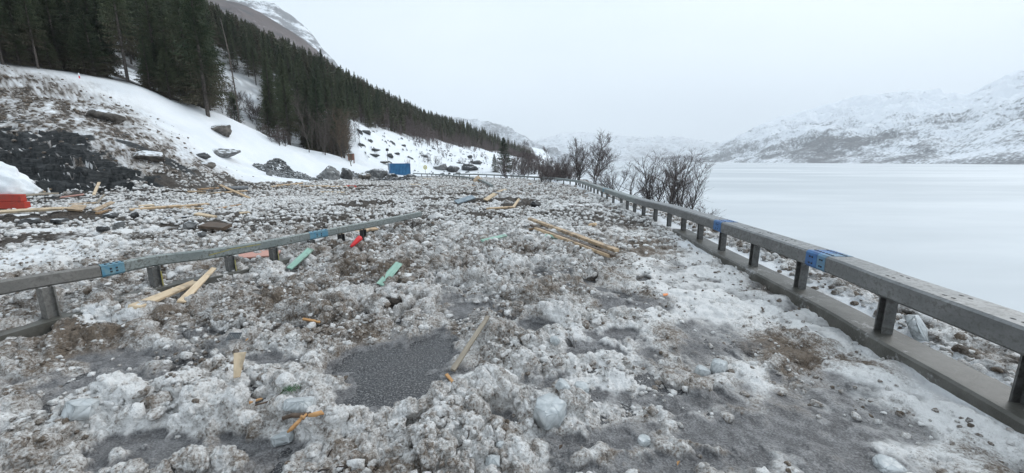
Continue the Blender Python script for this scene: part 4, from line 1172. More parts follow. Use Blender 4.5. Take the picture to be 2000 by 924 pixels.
P_ = [  # u1 v1 lift1, u2 v2 lift2, width, thick, material, label, width2, roll
 (1034, 434, .10, 1204, 500, .10, .10, .06, 'pine', 'long pine beam, upper right of the pair lying in mid road', None, .1),
 (1046, 451, .06, 1192, 507, .06, .095, .055, 'pine', 'long pine beam, lower left of the pair lying in mid road', None, -.1),
 (1038, 443, .04, 1198, 505, .05, .07, .05, 'brown_wood', 'dark muddy board wedged between the two long pine beams', None, 0),
 (1031, 449, .02, 1070, 448, .03, .05, .03, 'wet_pine', 'short wet lath sticking out left from under the two long beams', None, 0),
 (743, 560, .02, 780, 522, .06, .12, .025, 'green', 'mint green board lying above the bare asphalt patch', .10, .5),
 (566, 526, .02, 607, 498, .10, .09, .03, 'green', 'mint green board beside the third post of the left rail', .11, .3),
 (942, 474, .03, 988, 465, .06, .10, .03, 'green', 'mint green board left of the two long beams', .08, .35),
 (1066, 460, .0, 1092, 465, .0, .12, .03, 'green', 'small mint green scrap half under the two long beams', .08, .3),
 (262, 604, .02, 388, 557, .06, .12, .035, 'pale_pine', 'long pale pine board leaning in the snow before the left rail', .10, .25),
 (354, 590, .0, 420, 537, .10, .085, .03, 'pale_pine', 'shorter pale pine board crossing the end of a longer one by the left rail', .06, .35),
 (460, 500, .02, 545, 497, .02, .42, .03, 'pink', 'salmon painted board under the left rail', .25, .12),
 (662, 460, .02, 736, 450, .05, .12, .04, 'pine', 'pine plank lying behind the end of the left rail', None, .2),
 (884, 730, .03, 953, 632, .07, .045, .03, 'grey_wood', 'weathered grey stick at the right edge of the asphalt patch', .04, .2),
 (872, 736, .02, 886, 748, .0, .028, .018, 'torn', 'tiny broken splinter at the foot of the grey stick', .02, .2),
 (948, 393, .05, 968, 387, .20, .22, .05, 'pale_pine', 'pale board tilting out of the dark hollow in mid road', None, .35),
 (950, 410, .04, 1006, 407, .05, .10, .06, 'pine', 'pine plank along the near lip of the dark hollow', None, .2),
 (1002, 408, .05, 1014, 401, .25, .09, .05, 'pale_pine', 'short pale block standing at the right end of the hollow plank', None, .3),
 (183, 378, -.05, 194, 361, .10, .10, .05, 'pale_pine', 'pale stake standing upright against the dark rock face', None, 0),
 (-40, 425, .12, 124, 414, .10, .14, .06, 'pale_pine', 'long pale plank running out from under the red timber', .12, .35),
 (105, 411, .04, 160, 408, .06, .12, .05, 'pale_pine', 'pale plank continuing past the end of the long one by the red timber', None, .3),
 (134, 402, .06, 192, 399, .06, .10, .05, 'pine', 'pine batten behind the plank row left of the rocks', None, .3),
 (190, 400, .06, 206, 391, .25, .07, .04, 'grey_wood', 'thin grey lath tilted up at the end of the batten', None, .3),
 (186, 415, .06, 222, 406, .20, .12, .05, 'pine', 'pine plank tilted up in the middle of the left plank row', None, .3),
 (146, 414, .05, 158, 408, .12, .30, .05, 'pine', 'broad short plank piece in the left plank row', None, .2),
 (190, 418, .02, 216, 413, .05, .08, .05, 'wet_pine', 'wet plank just in front of the tilted one in the left row', None, .2),
 (254, 413, .05, 352, 407, .09, .10, .06, 'pine', 'long pine plank right of the snow lump in the left row', None, .3),
 (272, 406, .06, 302, 404, .06, .10, .05, 'pale_pine', 'short pale plank behind the long one in the left row', None, .3),
 (334, 408, .06, 408, 402, .07, .09, .06, 'pine', 'long plank overlapping the right end of the left row', None, .3),
 (350, 408, .03, 396, 410, .04, .07, .05, 'pine', 'narrow plank diverging below the right end of the left row', None, .2),
 (120, 387, .04, 162, 382, .05, .12, .04, 'pink', 'pinkish lath on the grey snow below the rock face', None, .3),
 (86, 376, .04, 101, 373, .10, .08, .04, 'pine', 'short splinter at the foot of the dark rock face', None, .3),
 (384, 421, .05, 421, 428, .06, .16, .05, 'pale_pine', 'clean pale board end alone on the grey clods', .10, .2),
 (432, 371, .28, 488, 389, .05, .11, .06, 'pine', 'long plank slanting down to the right in the far pile', None, .3),
 (366, 376, .05, 402, 376, .05, .10, .06, 'pine', 'leftmost plank of the far pile by the grey pipe', None, .3),
 (388, 374, .12, 428, 372, .14, .12, .06, 'wet_pine', 'wet dark plank on top of the far pile', None, .3),
 (388, 381, .04, 422, 379, .05, .14, .06, 'grey_wood', 'grey plank in front of the far pile', None, .3),
 (420, 379, .05, 482, 375, .08, .11, .06, 'pine', 'straight plank lying below the grey pipe', None, .3),
 (421, 364, .3, 436, 372, .1, .07, .05, 'brown_wood', 'dark splintered plank poking up at the top of the far pile', None, .3),
 (424, 409, .02, 470, 401, .02, .10, .04, 'wet_pine', 'half buried wet plank on the open clod field', None, .2),
 (468, 418, .03, 488, 417, .03, .10, .04, 'pale_pine', 'small pale batten on the open clod field', None, .2),
 (530, 366, .05, 592, 361, .15, .12, .08, 'pine', 'far plank at the left of the line below the boulders', None, .3),
 (540, 362, .05, 584, 362, .05, .12, .08, 'wet_pine', 'wet plank behind the far line below the rubble heap', None, .3),
 (585, 365, .05, 642, 365, .05, .14, .09, 'pine', 'far plank in the middle of the line below the boulders', None, .3),
 (636, 366, .05, 684, 366, .05, .14, .09, 'pine', 'far plank at the right of the line below the boulders', None, .3),
 (676, 365, .05, 694, 366, .05, .20, .12, 'redpaint', 'red painted stub at the right end of the far plank line', None, .3),
 (626, 376, .03, 672, 377, .03, .12, .06, 'pale_pine', 'single thin plank in front of the far plank line', None, .3),
 (828, 350, .05, 848, 352, .05, .20, .10, 'pine', 'far plank lying before the curved rail by the round sign', None, .3),
 (800, 361, .03, 822, 362, .03, .16, .08, 'pale_pine', 'pale far plank left of the curved rail', None, .3),
 (912, 363, .03, 928, 364, .03, .15, .08, 'pine', 'far plank left of where the curved rail ends', None, .3),
 (972, 376, .03, 988, 373, .10, .16, .07, 'pale_pine', 'small plank on the clods just beyond the dark hollow', None, .3),
 (1030, 362, .03, 1040, 361, .05, .18, .08, 'wet_pine', 'lone wood scrap far up the middle of the road', None, .3),
 (1150, 441, .02, 1164, 440, .03, .10, .05, 'pine', 'small wood block right of the long beams', None, .3),
 (486, 792, .02, 512, 786, .03, .018, .012, 'torn', 'torn orange splinter at the thick end of a thin branch', None, .3),
 (592, 628, .03, 626, 634, .03, .03, .02, 'torn', 'thin orange splinter among the dirty lumps left of the asphalt', None, .3),
]
for (u1, v1, l1, u2, v2, l2, w, th, mt, lab, w2, roll) in P_:
    plank('plank' if w > .03 else 'splinter', pt(u1, v1, l1 - th / 2), pt(u2, v2, l2 - th / 2), w, th, M[mt], lab, 'plank' if w > .03 else 'splinter', GP_, w2, roll)
# upright tapered board in front
a = pt(463, 742, .01); b = Vector((a.x + .03, a.y + .16, .20))
b = D(469, 690, a.y + .10); KEEP.append((a, b, .08)); KEEP.append((a - Vector((0, .25, 0)), a, .06))
plank('plank', a, b, .042, .016, M['pale_pine'], 'short tapered pale board stuck upright in the slush in front', 'plank', GP_, .085, 0, rag=.1)
# grey sheet, board on rail, pipe, dark slab
plank('sheet', pt(890, 399, .05), pt(926, 391, .12), .30, .06, M['bluegrey'], 'blue grey sheet at the left lip of the dark hollow', 'sheet', None, .3, .35)
a = D(928, 356, 42); b = D(933, 348, 43)
plank('board', D(929, 357, 40.5), D(938, 347.5, 41.2), .75, .05, M['pine'], 'broad tan board leaning against the far curved rail', 'board', None, .7, .9)
plank('timber', pt(402, 447, .06), pt(446, 452, .06), .28, .07, M['brown_wood'], 'brown mud covered timber slab left of the left rail', 'timber', None, .22, .25)
mb = MB(); p, q = pt(446, 374, .16), pt(482, 372, .16); mb.tube([p, p.lerp(q, .5), q], .13, 14)
o = mb.build('pipe', M['pipe'], None, p.lerp(q, .5), True); tag(o, 'dark grey pipe lying on the far plank pile', 'pipe')
# red cone
p, q = pt(686, 487, .05, .16), pt(705, 475, .11, .18); KEEP.append((p, q, .09))
mb = MB(); mb.tube([p, p.lerp(q, .12), p.lerp(q, .75), p.lerp(q, .95), q], [.022, .030, .050, .052, .038], 16)
o = mb.build('plastic_cone', M['redplastic'], None, p.lerp(q, .5), True); tag(o, 'bright red plastic cone lying beside the left rail', 'cone')

# ---- rocks
def rock_mesh(seed, sx, sy, sz, mat, sub=4, cuts=9, keep=.62, rough=.30, name='boulder'):
    v, f = ico(sub); R = np.random.default_rng(seed)
    p = v * (1 + rough * (vn3(v * 1.6 + seed * 3.1, 7) - .5) * 2)[:, None]
    for _ in range(cuts):
        n = R.normal(size=3); n /= np.linalg.norm(n); h = R.uniform(keep, .95)
        d = p @ n; p = p - np.clip(d - h, 0, None)[:, None] * n * .96
    p = p * (1 + rough * .35 * (vn3(v * 6 + seed, 8) - .5) + .10 * (vn3(v * 13 + seed, 9) - .5))[:, None]
    p = p * np.array([sx, sy, sz])
    me = np_mesh(name, p, f, mat, True)
    return me
def boulder(u, v, wpx, hpx, mat, label, group=None, seed=1, name='boulder', sub=4, depth=None, smooth=False, sink=.3, cat=None, cuts=9, keep=.62, rz=None, dz=.05):
    p = pt(u, v, 0, dz); dist = math.hypot(p.x, p.y) ; m = dist / FPX * (math.hypot(p.x, p.y) / max(p.y, .1)) ** 0
    m = p.y / FPX / 1.0 if p.y > 0 else m
    sx, sz = wpx * m / 2, hpx * m / 2 / (1 - sink * .6)
    me = rock_mesh(seed, sx, depth * m / 2 if depth else sx * .75, sz, mat, sub, cuts, keep, name=name)
    o = mesh_obj(name, me, None, (p.x, p.y, p.z + sz * (1 - 2 * sink))); o.rotation_euler = (0, 0, rz if rz is not None else seed * .7)
    return tag(o, label, cat or name.replace('_', ' '), group)
GB = 'boulders beside the road'
for i, (u, v, w, h, mt, lab) in enumerate([
    (645, 349, 50, 30, 'rock', 'large rounded grey boulder at the left of the boulder line below the forest'),
    (676, 348, 34, 22, 'darkrock', 'dark angular boulder touching the large rounded one'),
    (622, 352, 20, 9, 'darkrock', 'small dark rock at the foot of the large rounded boulder'),
    (733, 347, 44, 22, 'rock', 'broad pale grey boulder left of the blue container'),
    (712, 348, 26, 14, 'brownrock', 'low brownish boulder left of the broad pale one'),
    (768, 347, 30, 10, 'darkrock', 'flat dark boulder in front of the blue container'),
    (800, 347, 28, 8, 'darkrock', 'dark slab of rock right in front of the container end'),
    (527, 343, 12, 16, 'rock', 'small upright grey stone left of the rubble heap')]):
    boulder(u, v, w, h, M[mt], lab, GB, 11 + i)
for i, (u, v, w, h, mt, lab) in enumerate([
    (207, 232, 86, 24, 'brownrock', 'flat brown boulder breaking through the snow high on the near slope'),
    (425, 256, 62, 22, 'brownrock', 'brown boulder on the snow crest below the dark forest clump'),
    (432, 301, 80, 16, 'rock', 'low snow streaked rock in the middle of the white slope'),
    (405, 325, 36, 12, 'brownrock', 'small brown rock at the edge of the stained slope'),
    (280, 306, 84, 20, 'brownrock', 'long flat brown rock in the stained lower slope'),
    (392, 306, 34, 10, 'darkrock', 'thin dark rock lying on the white slope')]):
    boulder(u, v, w, h, M[mt], lab, 'rocks on the near snow slope', 31 + i, depth=w * .5, sink=.48, cuts=14, keep=.5, rz=.15)
for i, (u, v, w, h, mt, lab) in enumerate([
    (203, 451, 22, 12, 'darkrock', 'dark pointed stone on the white snow left of the left rail'),
    (232, 443, 26, 14, 'rock', 'grey stone behind the dark pointed one'),
    (263, 424, 18, 12, 'darkrock', 'small black stone just below the plank row'),
    (371, 446, 26, 18, 'rock', 'grey pointed stone beside the brown timber slab'),
    (350, 428, 40, 8, 'darkrock', 'flat dark stone below the clean board end'),
    (215, 424, 26, 10, 'darkrock', 'low dark stone in front of the plank row'),
    (60, 436, 44, 14, 'darkrock', 'dark flat stone in front of the long pale plank'),
    (120, 436, 34, 14, 'darkrock', 'dark stone under the end of the long pale plank'),
    (1046, 404, 20, 15, 'darkrock', 'dark muddy lump alone in mid road near the right rail'),
    (395, 460, 16, 10, 'rock', 'small stone just behind the left rail')]):
    boulder(u, v, w, h, M[mt], lab, 'stones in the debris', 51 + i)
R = random.Random(9)
for k in range(30):
    u, v = R.uniform(700, 955), R.uniform(250, 326)
    if v < 240 + (u - 690) * .23 + 8 or v > 332 - (u < 760) * 10: continue
    if 755 < u < 850 and v > 312: continue
    w = R.uniform(6, 24)
    boulder(u, v, w, w * R.uniform(.22, .45), M[R.choice(('darkrock', 'brownrock', 'darkrock'))], 'dark broken rock poking out of the snowy clearing', 'dark rocks of the snowy clearing', 100 + k, sub=3, sink=.42, cuts=14, keep=.45)
for i, (u, v, w, h, lab) in enumerate([(885, 333, 34, 12, 'mossy dark rock bank at the right foot of the clearing'), (916, 332, 40, 14, 'dark earthy ledge left of the spruce at the bend'), (930, 320, 20, 8, 'dark rock above the earthy ledge'), (862, 330, 30, 13, 'grey rock beside the round sign')]):
    boulder(u, v, w, h, M['darkrock' if i != 3 else 'rock'], lab, 'dark rocks of the snowy clearing', 160 + i)
# rubble heaps: too many stones to count
def rubble(cu, cv, wpx, hpx, n, seed, label, mats='rock', smin=.08, smax=.30):
    c = pt(cu, cv); m = c.y / FPX; A, Hh = wpx * m / 2, hpx * m
    Rg = np.random.default_rng(seed); V, F, o = [], [], 0
    v, f = ico(2)
    for k in range(n):
        a = Rg.random() * 6.28; q = Rg.random() ** .55; x, y = A * q * math.cos(a), A * .6 * q * math.sin(a)
        z = Hh * max(0, 1 - q ** 1.15) * (.72 + .3 * math.sin(x * 2 + seed)) 
        s = smin + (smax - smin) * Rg.random() ** 1.6
        p = v * (1 + .45 * (vn3(v * 1.4 + k * 7.7, 3) - .5) * 2)[:, None]
        for _ in range(4):
            nn = Rg.normal(size=3); nn /= np.linalg.norm(nn); dd = p @ nn; p = p - np.clip(dd - .6, 0, None)[:, None] * nn
        p = p * s * np.array([1, Rg.uniform(.6, 1), Rg.uniform(.5, .9)])
        gx_, gy_ = c.x + x, c.y + y
        V.append(p + np.array([gx_, gy_, float(gz(gx_, gy_)[0]) + z])); F.append(f + o); o += len(v)
    ob = mesh_obj('rubble', np_mesh('rubble', np.concatenate(V), np.concatenate(F), M[mats], False)); return tag(ob, label, 'rubble', kind='stuff')
rubble(556, 342, 112, 34, 1300, 3, 'heap of grey quarry rubble at the foot of the snow slope', 'rock', .06, .17)
rubble(596, 348, 70, 16, 160, 4, 'low spill of stones right of the rubble heap', 'rock', .06, .18)
rubble(775, 353, 80, 8, 300, 5, 'dark broken rock spilled in front of the container', 'darkrock', .10, .32)
rubble(705, 345, 70, 5, 160, 6, 'rubble bank between the boulders', 'rock', .08, .25)

# ---- ice
def ice_chunk(u, v, wpx, hpx, label, seed, flat=.5, tilt=(0, 0), dz=.05, z=None):
    p = G(u, v, z) if z is not None else pt(u, v, 0, dz); m = math.hypot(p.x, p.y, ) / FPX
    d = Vector((p.x, p.y, p.z - EYE)).length / FPX * .86
    R = np.random.default_rng(seed); bm = bmesh.new()
    n = 9
    for k in range(n):
        a = 6.283 * k / n + R.normal() * .2; r = R.uniform(.8, 1.05)
        for zz in (-1, 1): bm.verts.new((math.cos(a) * r * (1 - .1 * (zz > 0)), math.sin(a) * r * (1 - .1 * (zz > 0)), zz * flat * R.uniform(.8, 1.1)))
    bm.verts.new((.1, 0, flat * 1.25))
    g = bmesh.ops.convex_hull(bm, input=bm.verts)
    bmesh.ops.delete(bm, geom=[q for q in g['geom_interior'] if isinstance(q, bmesh.types.BMVert)], context='VERTS')
    bmesh.ops.bevel(bm, geom=list(bm.edges), offset=.10, segments=2, affect='EDGES', clamp_overlap=True)
    bmesh.ops.triangulate(bm, faces=bm.faces)
    bmesh.ops.subdivide_edges(bm, edges=list(bm.edges), cuts=1, use_grid_fill=True)
    s = wpx * d / 2
    for q in bm.verts: q.co = q.co * s * (1 + .10 * (random.Random(seed + q.index).random() - .5))
    me = bpy.data.meshes.new('ice_chunk'); bm.to_mesh(me); bm.free(); me.polygons.foreach_set('use_smooth', [True] * len(me.polygons)); me.materials.append(M['ice'])
    KEEP.append((p, p, s * .8)); o = mesh_obj('ice_chunk', me, None, (p.x, p.y, p.z + s * flat * .55)); o.rotation_euler = (tilt[0], tilt[1], seed * 1.3)
    return tag(o, label, 'ice chunk', 'clear ice chunks on the road')
for i, (u, v, w, h, fl, tl, lab) in enumerate([
    (588, 793, 62, 38, .28, (.35, .1), 'flat grey ice slab resting above the broken branch'),
    (555, 858, 42, 24, .35, (.2, 0), 'small ice slab on the slush below the broken branch'),
    (1075, 812, 72, 50, .50, (.1, .1), 'largest clear ice lump on the slush in front'),
    (1100, 758, 34, 20, .5, (.2, .4), 'ice piece left of its twin, above the largest ice lump'),
    (1136, 765, 38, 26, .55, (.1, -.2), 'rounded ice piece right of its twin, above the largest lump'),
    (962, 905, 30, 26, .6, (.5, 0), 'round ice piece at the bottom of the road in front'),
    (1083, 668, 24, 18, .6, (.5, .3), 'little ice piece on the dark puddle in mid road'),
    (1404, 722, 34, 22, .65, (0, 0), 'white ice ball right of its grey twin on the trodden strip'),
    (1372, 732, 30, 20, .6, (.1, .1), 'greyish ice lump left of the white ball on the trodden strip'),
    (160, 805, 40, 26, .5, (.3, .2), 'smooth ice lump on the dirty ridge far left in front'),
    (462, 660, 18, 12, .5, (.3, 0), 'small ice bit beside the dark crate scrap'),
    (1258, 863, 28, 14, .4, (0, 0), 'flat ice flake on the grey slush to the right of the largest lump'),
    (1735, 915, 44, 22, .25, (.1, 0), 'thin clear ice plate at the bottom right of the trodden strip'),
    (975, 868, 20, 14, .5, (.2, .3), 'tiny ice piece above the round one in front')]):
    ice_chunk(u, v, w, h, lab, 7 + i, fl, tl)
o = ice_chunk(1790, 665, 62, 50, 'big translucent ice slab standing tilted behind the right rail', 41, .18, (1.05, .25), z=.02); o.rotation_euler = (1.0, .3, .5); o.location.z += .09
for u, v, w, lab in [(1640, 578, 46, 'flat ice slab behind the right rail beyond the near blue joint'), (1553, 516, 30, 'ice block behind the right rail between two posts'), (1466, 500, 22, 'small ice block behind the far posts of the right rail')]:
    ice_chunk(u, v, w, 16, lab, int(u), .35, (.2, .2), z=-.12)

# ---- branches and twigs
def twig(name, pts, rad, label, mat='twigdark', side=(), lift=.04, grp='thin twigs lying on the slush', cat='twig'):
    p3 = [pt(u, v, 0, lift) for u, v in pts]
    p3 = [Vector((p.x, p.y, max(p.z, float(gz(p.x, p.y)[0]) + rad * .8))) for p in p3]
    rs = resample(p3, .03) if len(p3) > 2 else p3
    for i, p in enumerate(rs): p.z += .006 * math.sin(i * 1.7)
    mb = MB(); mb.tube(rs, list(np.linspace(rad, rad * .45, len(rs))), 6)
    for sd in side:
        q3 = [pt(u, v, 0, lift) for u, v in sd]; mb.tube(q3, list(np.linspace(rad * .6, rad * .25, len(q3))), 5)
    return tag(mb.build(name, M[mat], None, rs[0], True), label, cat, grp)
twig('twig', [(640, 893), (652, 874), (668, 858), (686, 846)], .004, 'black twig curving up left of the slushy wheel mark in front')
twig('twig', [(880, 886), (900, 874), (914, 856), (916, 842), (926, 828)], .005, 'single black twig curving over the dirty snow at front centre')
twig('twig', [(622, 921), (660, 914), (700, 911), (724, 896)], .005, 'dark forked twig along the bottom edge of the road in front', side=[[(676, 913), (690, 893), (702, 868)]])
twig('twig', [(494, 795), (520, 785), (548, 772), (560, 752)], .007, 'brown twig ending at the green spruce sprig', 'brown_wood')
twig('twig', [(618, 655), (636, 640), (655, 634), (672, 640)], .005, 'tangle of fine dark twigs left of the asphalt patch', side=[[(636, 640), (650, 646), (668, 638)], [(628, 648), (640, 632), (652, 628)]])
twig('twig', [(1088, 655), (1110, 664), (1122, 680), (1118, 656)], .004, 'crooked twig on the puddle next to the little ice piece')
twig('twig', [(620, 845), (650, 838), (672, 842)], .003, 'hair thin twig on the slush right of the broken branch')
twig('twig', [(754, 812), (757, 835)], .003, 'short pale grass stalk on the slush below the asphalt patch', 'grey_wood')
# broken branch with torn orange wood
p0 = G(590, 806, .10)
root = empty('broken_branch', (p0.x, p0.y, .06), 0, 'snapped branch with torn bright orange wood lying on the slush', 'branch')
_bp = [G(u, v, z) for u, v, z in ((556, 816, .06), (572, 811, .08), (590, 811, .10), (606, 808, .10), (624, 806, .12), (572, 834, .07), (564, 841, .05), (582, 824, .09))]
_up = max(float(gz(p.x, p.y)[0]) - p.z for p in _bp) + .012
root.location += (Vector((0, 0, EYE)) - p0) * (_up / (EYE - p0.z))
KEEP += [(p + (Vector((0, 0, EYE)) - p0) * (_up / (EYE - p0.z)),) * 2 + (.05,) for p in _bp]
_r0 = Vector((p0.x, p0.y, .06))
def bt(uvz, rad, nm, mat):
    pts = [G(u, v, z) - _r0 for u, v, z in uvz]; mb = MB(); mb.tube(pts, rad, 8); return mb.build(nm, M[mat], root, None, True)
bt([(556, 816, .06), (572, 811, .08), (590, 811, .10), (606, 808, .10)], [.012, .014, .016, .012], 'bark_stem', 'brown_wood')
bt([(602, 811, .11), (614, 809, .12), (624, 806, .12), (629, 809, .11)], [.010, .016, .014, .004], 'torn_end', 'torn')
bt([(592, 812, .11), (582, 824, .09), (572, 834, .07), (564, 841, .05)], [.007, .012, .013, .006], 'torn_end', 'torn')
bt([(588, 812, .12), (592, 816, .10), (598, 808, .11)], [.008, .012, .006], 'torn_end', 'torn')
# green sprig
c = pt(566, 768, .02); mb = MB(); R = random.Random(4)
for k in range(240):
    a = R.uniform(0, 6.28); r = R.random() * .06; b = c + Vector((math.cos(a) * r * 1.3, math.sin(a) * r, R.uniform(0, .03)))
    d = Vector((R.uniform(-1, 1), R.uniform(-1, 1), R.uniform(-.2, .9))).normalized() * .022; s = d.cross(Vector((0, 0, 1))).normalized() * .0022
    mb.add([b - s, b + s, b + d], [(0, 1, 2)])
tag(mb.build('spruce_sprig', m_simple('fresh_needles', (.03, .10, .035), (.06, .16, .06), 30, .6, bump=0), None, c), 'green spruce sprig lying above the flat ice slab', 'sprig')
# crate scrap
a = pt(442, 668, .02); mb = MB(); ax = Vector((.10, .03, .0)); up = Vector((.02, .02, .05))
for k in range(6): mb.tube([a + up * (k / 5), a + ax + up * (k / 5)], .0035, 4)
for k in range(8): mb.tube([a + ax * (k / 7), a + ax * (k / 7) + up], .0035, 4)
mb.box(a + ax / 2 + up, (.105, .012, .01))
tag(mb.build('crate_scrap', M['pipe'], None, a), 'scrap of dark plastic crate mesh in the dirty snow left of the upright board', 'crate scrap')
for u, v, w, lab in [(1296, 582, .06, 'orange plastic scrap on the white trodden snow'), (1322, 917, .016, 'tiny orange chip on the slush at the bottom of the road'), (1092, 885, .02, 'red brown bark bit on the grey slush in front'), (480, 671, .02, 'small orange wood chip above the upright board')]:
    a = pt(u, v, .03); mb = MB(); mb.add([a, a + Vector((w, .01, .01)), a + Vector((w * 1.1, w * .7, .02)), a + Vector((.1 * w, w * .8, .012)), a + Vector((0, 0, -.006)), a + Vector((w, .01, .004)), a + Vector((w * 1.1, w * .7, .014)), a + Vector((.1 * w, w * .8, .006))], [(0, 1, 2, 3), (7, 6, 5, 4), (0, 4, 5, 1), (1, 5, 6, 2), (2, 6, 7, 3), (3, 7, 4, 0)])
    tag(mb.build('scrap', M['orange' if 'orange p' in lab else 'torn' if 'orange' in lab else 'brown_wood'], None, a), lab, 'scrap', 'small scraps in the slush')

# ---- red timber at the left edge with snow on it
a = D(56, 408, 12.9); zb = a.z - .02
root = empty('red_timber', (a.x, 12.9, zb), math.radians(-6), 'red painted timber panel lying at the left edge under a snow cap', 'timber')
for k, (z0, h) in enumerate(((.02, .235), (.262, .235))):
    mb = MB(); mb.v = []; L = 3.4
    mb.box((-L / 2 - (.10 if k else 0), .0, z0 + h / 2), (L, .16, h)); o = mb.build('board', M['redpaint'], root, bevel=.008)
mb = MB(); mb.box((-1.9, .25, -.11), (3.0, .3, .22)); mb.build('sill_beam', M['brown_wood'], root, bevel=.01)
mb = MB(); mb.box((-1.75, .55, .45), (3.2, .9, .05)); mb.build('deck', M['grey_wood'], root, bevel=.006)
sp = a + Vector((-2.75, .75, .48))
v, f = ico(5); pz = v * np.array([2.1, .95, 1.2]); pz *= (1 + .34 * (vn3(v * 2 + 5, 2) - .5) + .14 * (vn3(v * 6 + 3, 2) - .5) + .06 * (vn3(v * 15 + 3, 2) - .5))[:, None]; pz[:, 2] = np.maximum(pz[:, 2], -.03)
tsn = NT('clean_snow'); tsn.set('Base Color', tsn.mix(tsn.step(tsn.noise(2, 4), .35, .7), (.74, .77, .79), (.86, .875, .89))); tsn.set('Roughness', .75); tsn.bump(tsn.noise(14, 4), .5, .03); M['snow'] = tsn.m
o = mesh_obj('snow_heap', np_mesh('snow_heap', pz, f, M['snow']), None, sp); tag(o, 'rounded cap of white snow sitting on the red timber', 'snow heap')

# ---- blue container
M['blue_steel'] = m_simple('blue_container_paint', (.022, .12, .25), (.035, .17, .33), 1.2, .5, bump=.05)
M['blue_end'] = m_simple('shaded_blue_container_paint', (.018, .09, .22), (.025, .12, .27), 1.5, .45, bump=.05)  # shade of the end face put into a darker blue; frame shares it
Yc = 69; pc = D(781, 341.5, Yc); m = Yc / FPX
root = empty('container', (pc.x, Yc, pc.z - .15), math.radians(24), 'blue corrugated steel container standing on the snow below the clearing', 'container')
Lc, Wc, Hc = 3.4, 1.95, 2.1
def corr(n, L, amp):
    pts = []
    for k in range(n):
        x0 = -L / 2 + L * k / n; w = L / n
        pts += [(x0, 0), (x0 + w * .3, 0), (x0 + w * .5, amp), (x0 + w * .8, amp)]
    return pts + [(L / 2, 0)]
mb = MB()
for sgn in (-1, 1):
    pr = corr(13, Lc - .24, .06); n = len(pr)
    vs = [(x, sgn * (Wc / 2 - .02 - d), z) for z in (.12, Hc - .1) for x, d in pr]
    mb.add(vs, [(k, k + 1, n + k + 1, n + k) for k in range(n - 1)])
mb.box((-Lc / 2 + .06, 0, Hc / 2), (.05, Wc - .2, Hc - .2)); mb.box((0, 0, .1), (Lc - .2, Wc - .2, .06))
mb.build('body', M['blue_steel'], root)
mb = MB(); mb.box((0, 0, Hc - .03), (Lc - .22, Wc - .16, .05)); mb.build('roof', M['blue_steel'], root)
mb = MB()
for sx in (-1, 1):
    for sy in (-1, 1): mb.box((sx * (Lc / 2 - .06), sy * (Wc / 2 - .06), Hc / 2), (.12, .12, Hc))
    for z in (.06, Hc - .06): mb.box((sx * (Lc / 2 - .06), 0, z), (.118, Wc - .24, .118))
for sy in (-1, 1):
    for z in (.06, Hc - .06): mb.box((0, sy * (Wc / 2 - .06), z), (Lc - .24, .118, .118))
mb.build('frame', M['blue_end'], root)
for sy in (-1, 1):
    mb = MB(); mb.box((Lc / 2 - .04, sy * .51, Hc / 2), (.05, 1.0, Hc - .25)); dr = mb.build('door', M['blue_end'], root)
    mb = MB(); mb.tube([(Lc / 2 + .02, sy * .3, .15), (Lc / 2 + .02, sy * .3, Hc - .15)], .02, 6); mb.build('lock_bar', M['galv'], dr)
mb = MB(); mb.box((Lc / 2 + .10, Wc / 2 + .02, Hc * .78), (.20, .12, .16)); mb.build('bracket', M['blue_end'], root)
# mast with camera head next to it
pm_ = D(759, 340, 71); top = D(759, 292, 71); h = top.z - pm_.z
root = empty('mast', pm_, 0, 'thin mast with a black box on top, left of the blue container', 'mast')
mb = MB(); mb.tube([(0, 0, -.3), (0, 0, h - .2)], .045, 8); mb.build('pole', M['galv'], root)
mb = MB(); mb.box((0, 0, h - .05), (.45, .3, .45)); mb.build('head', M['hole'], root, bevel=.05)
# round yellow sign
ps_ = D(831, 339, 74); top = D(831, 327, 74)
root = empty('road_sign', ps_, math.radians(-14), 'small round yellow ringed sign on a thin pole beside the far curved rail', 'sign')
hz_ = top.z - ps_.z
mb = MB(); mb.tube([(0, .03, -.3), (0, .03, hz_)], .03, 8); mb.build('pole', M['galv'], root)
def disc(r, y, th, n=28): mb = MB(); mb.tube([(0, y, hz_), (0, y - th, hz_)], r, n); return mb
M['signyellow'] = m_simple('sign_yellow', (.62, .50, .06), (.70, .58, .10), 8, .5, bump=0); M['signwhite'] = m_simple('sign_cream', (.72, .70, .55), (.78, .76, .62), 8, .5, bump=0)
pl = disc(.40, 0, .02).build('plate', M['signyellow'], root); disc(.29, -.021, .006).build('face', M['signwhite'], root)
mb = MB(); mb.tube([(-.10, -.034, hz_ - .1), (0, -.034, hz_ + .12), (.10, -.034, hz_ - .1)], .035, 6); mb.build('symbol', M['signyellow'], root)
# small brown cabinet on legs
pb = D(687, 320, 62); root = empty('cabinet', pb, math.radians(12), 'small rusty brown cabinet on short legs at the forest edge', 'cabinet')
M['rust'] = m_simple('rust_brown', (.16, .075, .055), (.24, .12, .09), 4, .7)
mb = MB(); mb.box((0, 0, 1.05), (.85, .7, 1.0)); bd = mb.build('body', M['rust'], root, bevel=.02)
mb = MB(); mb.box((-.02, -.37, 1.05), (.36, .03, .85)); mb.build('door', M['brown_wood'], root)
mb = MB(); mb.box((0, 0, 1.59), (.98, .84, .06)); mb.build('roof', M['snow'], root)
for sx in (-1, 1):
    for sy in (-1, 1): mb = MB(); mb.box((sx * .36, sy * .28, .1), (.07, .07, .88)); mb.build('leg', M['rust'], root)
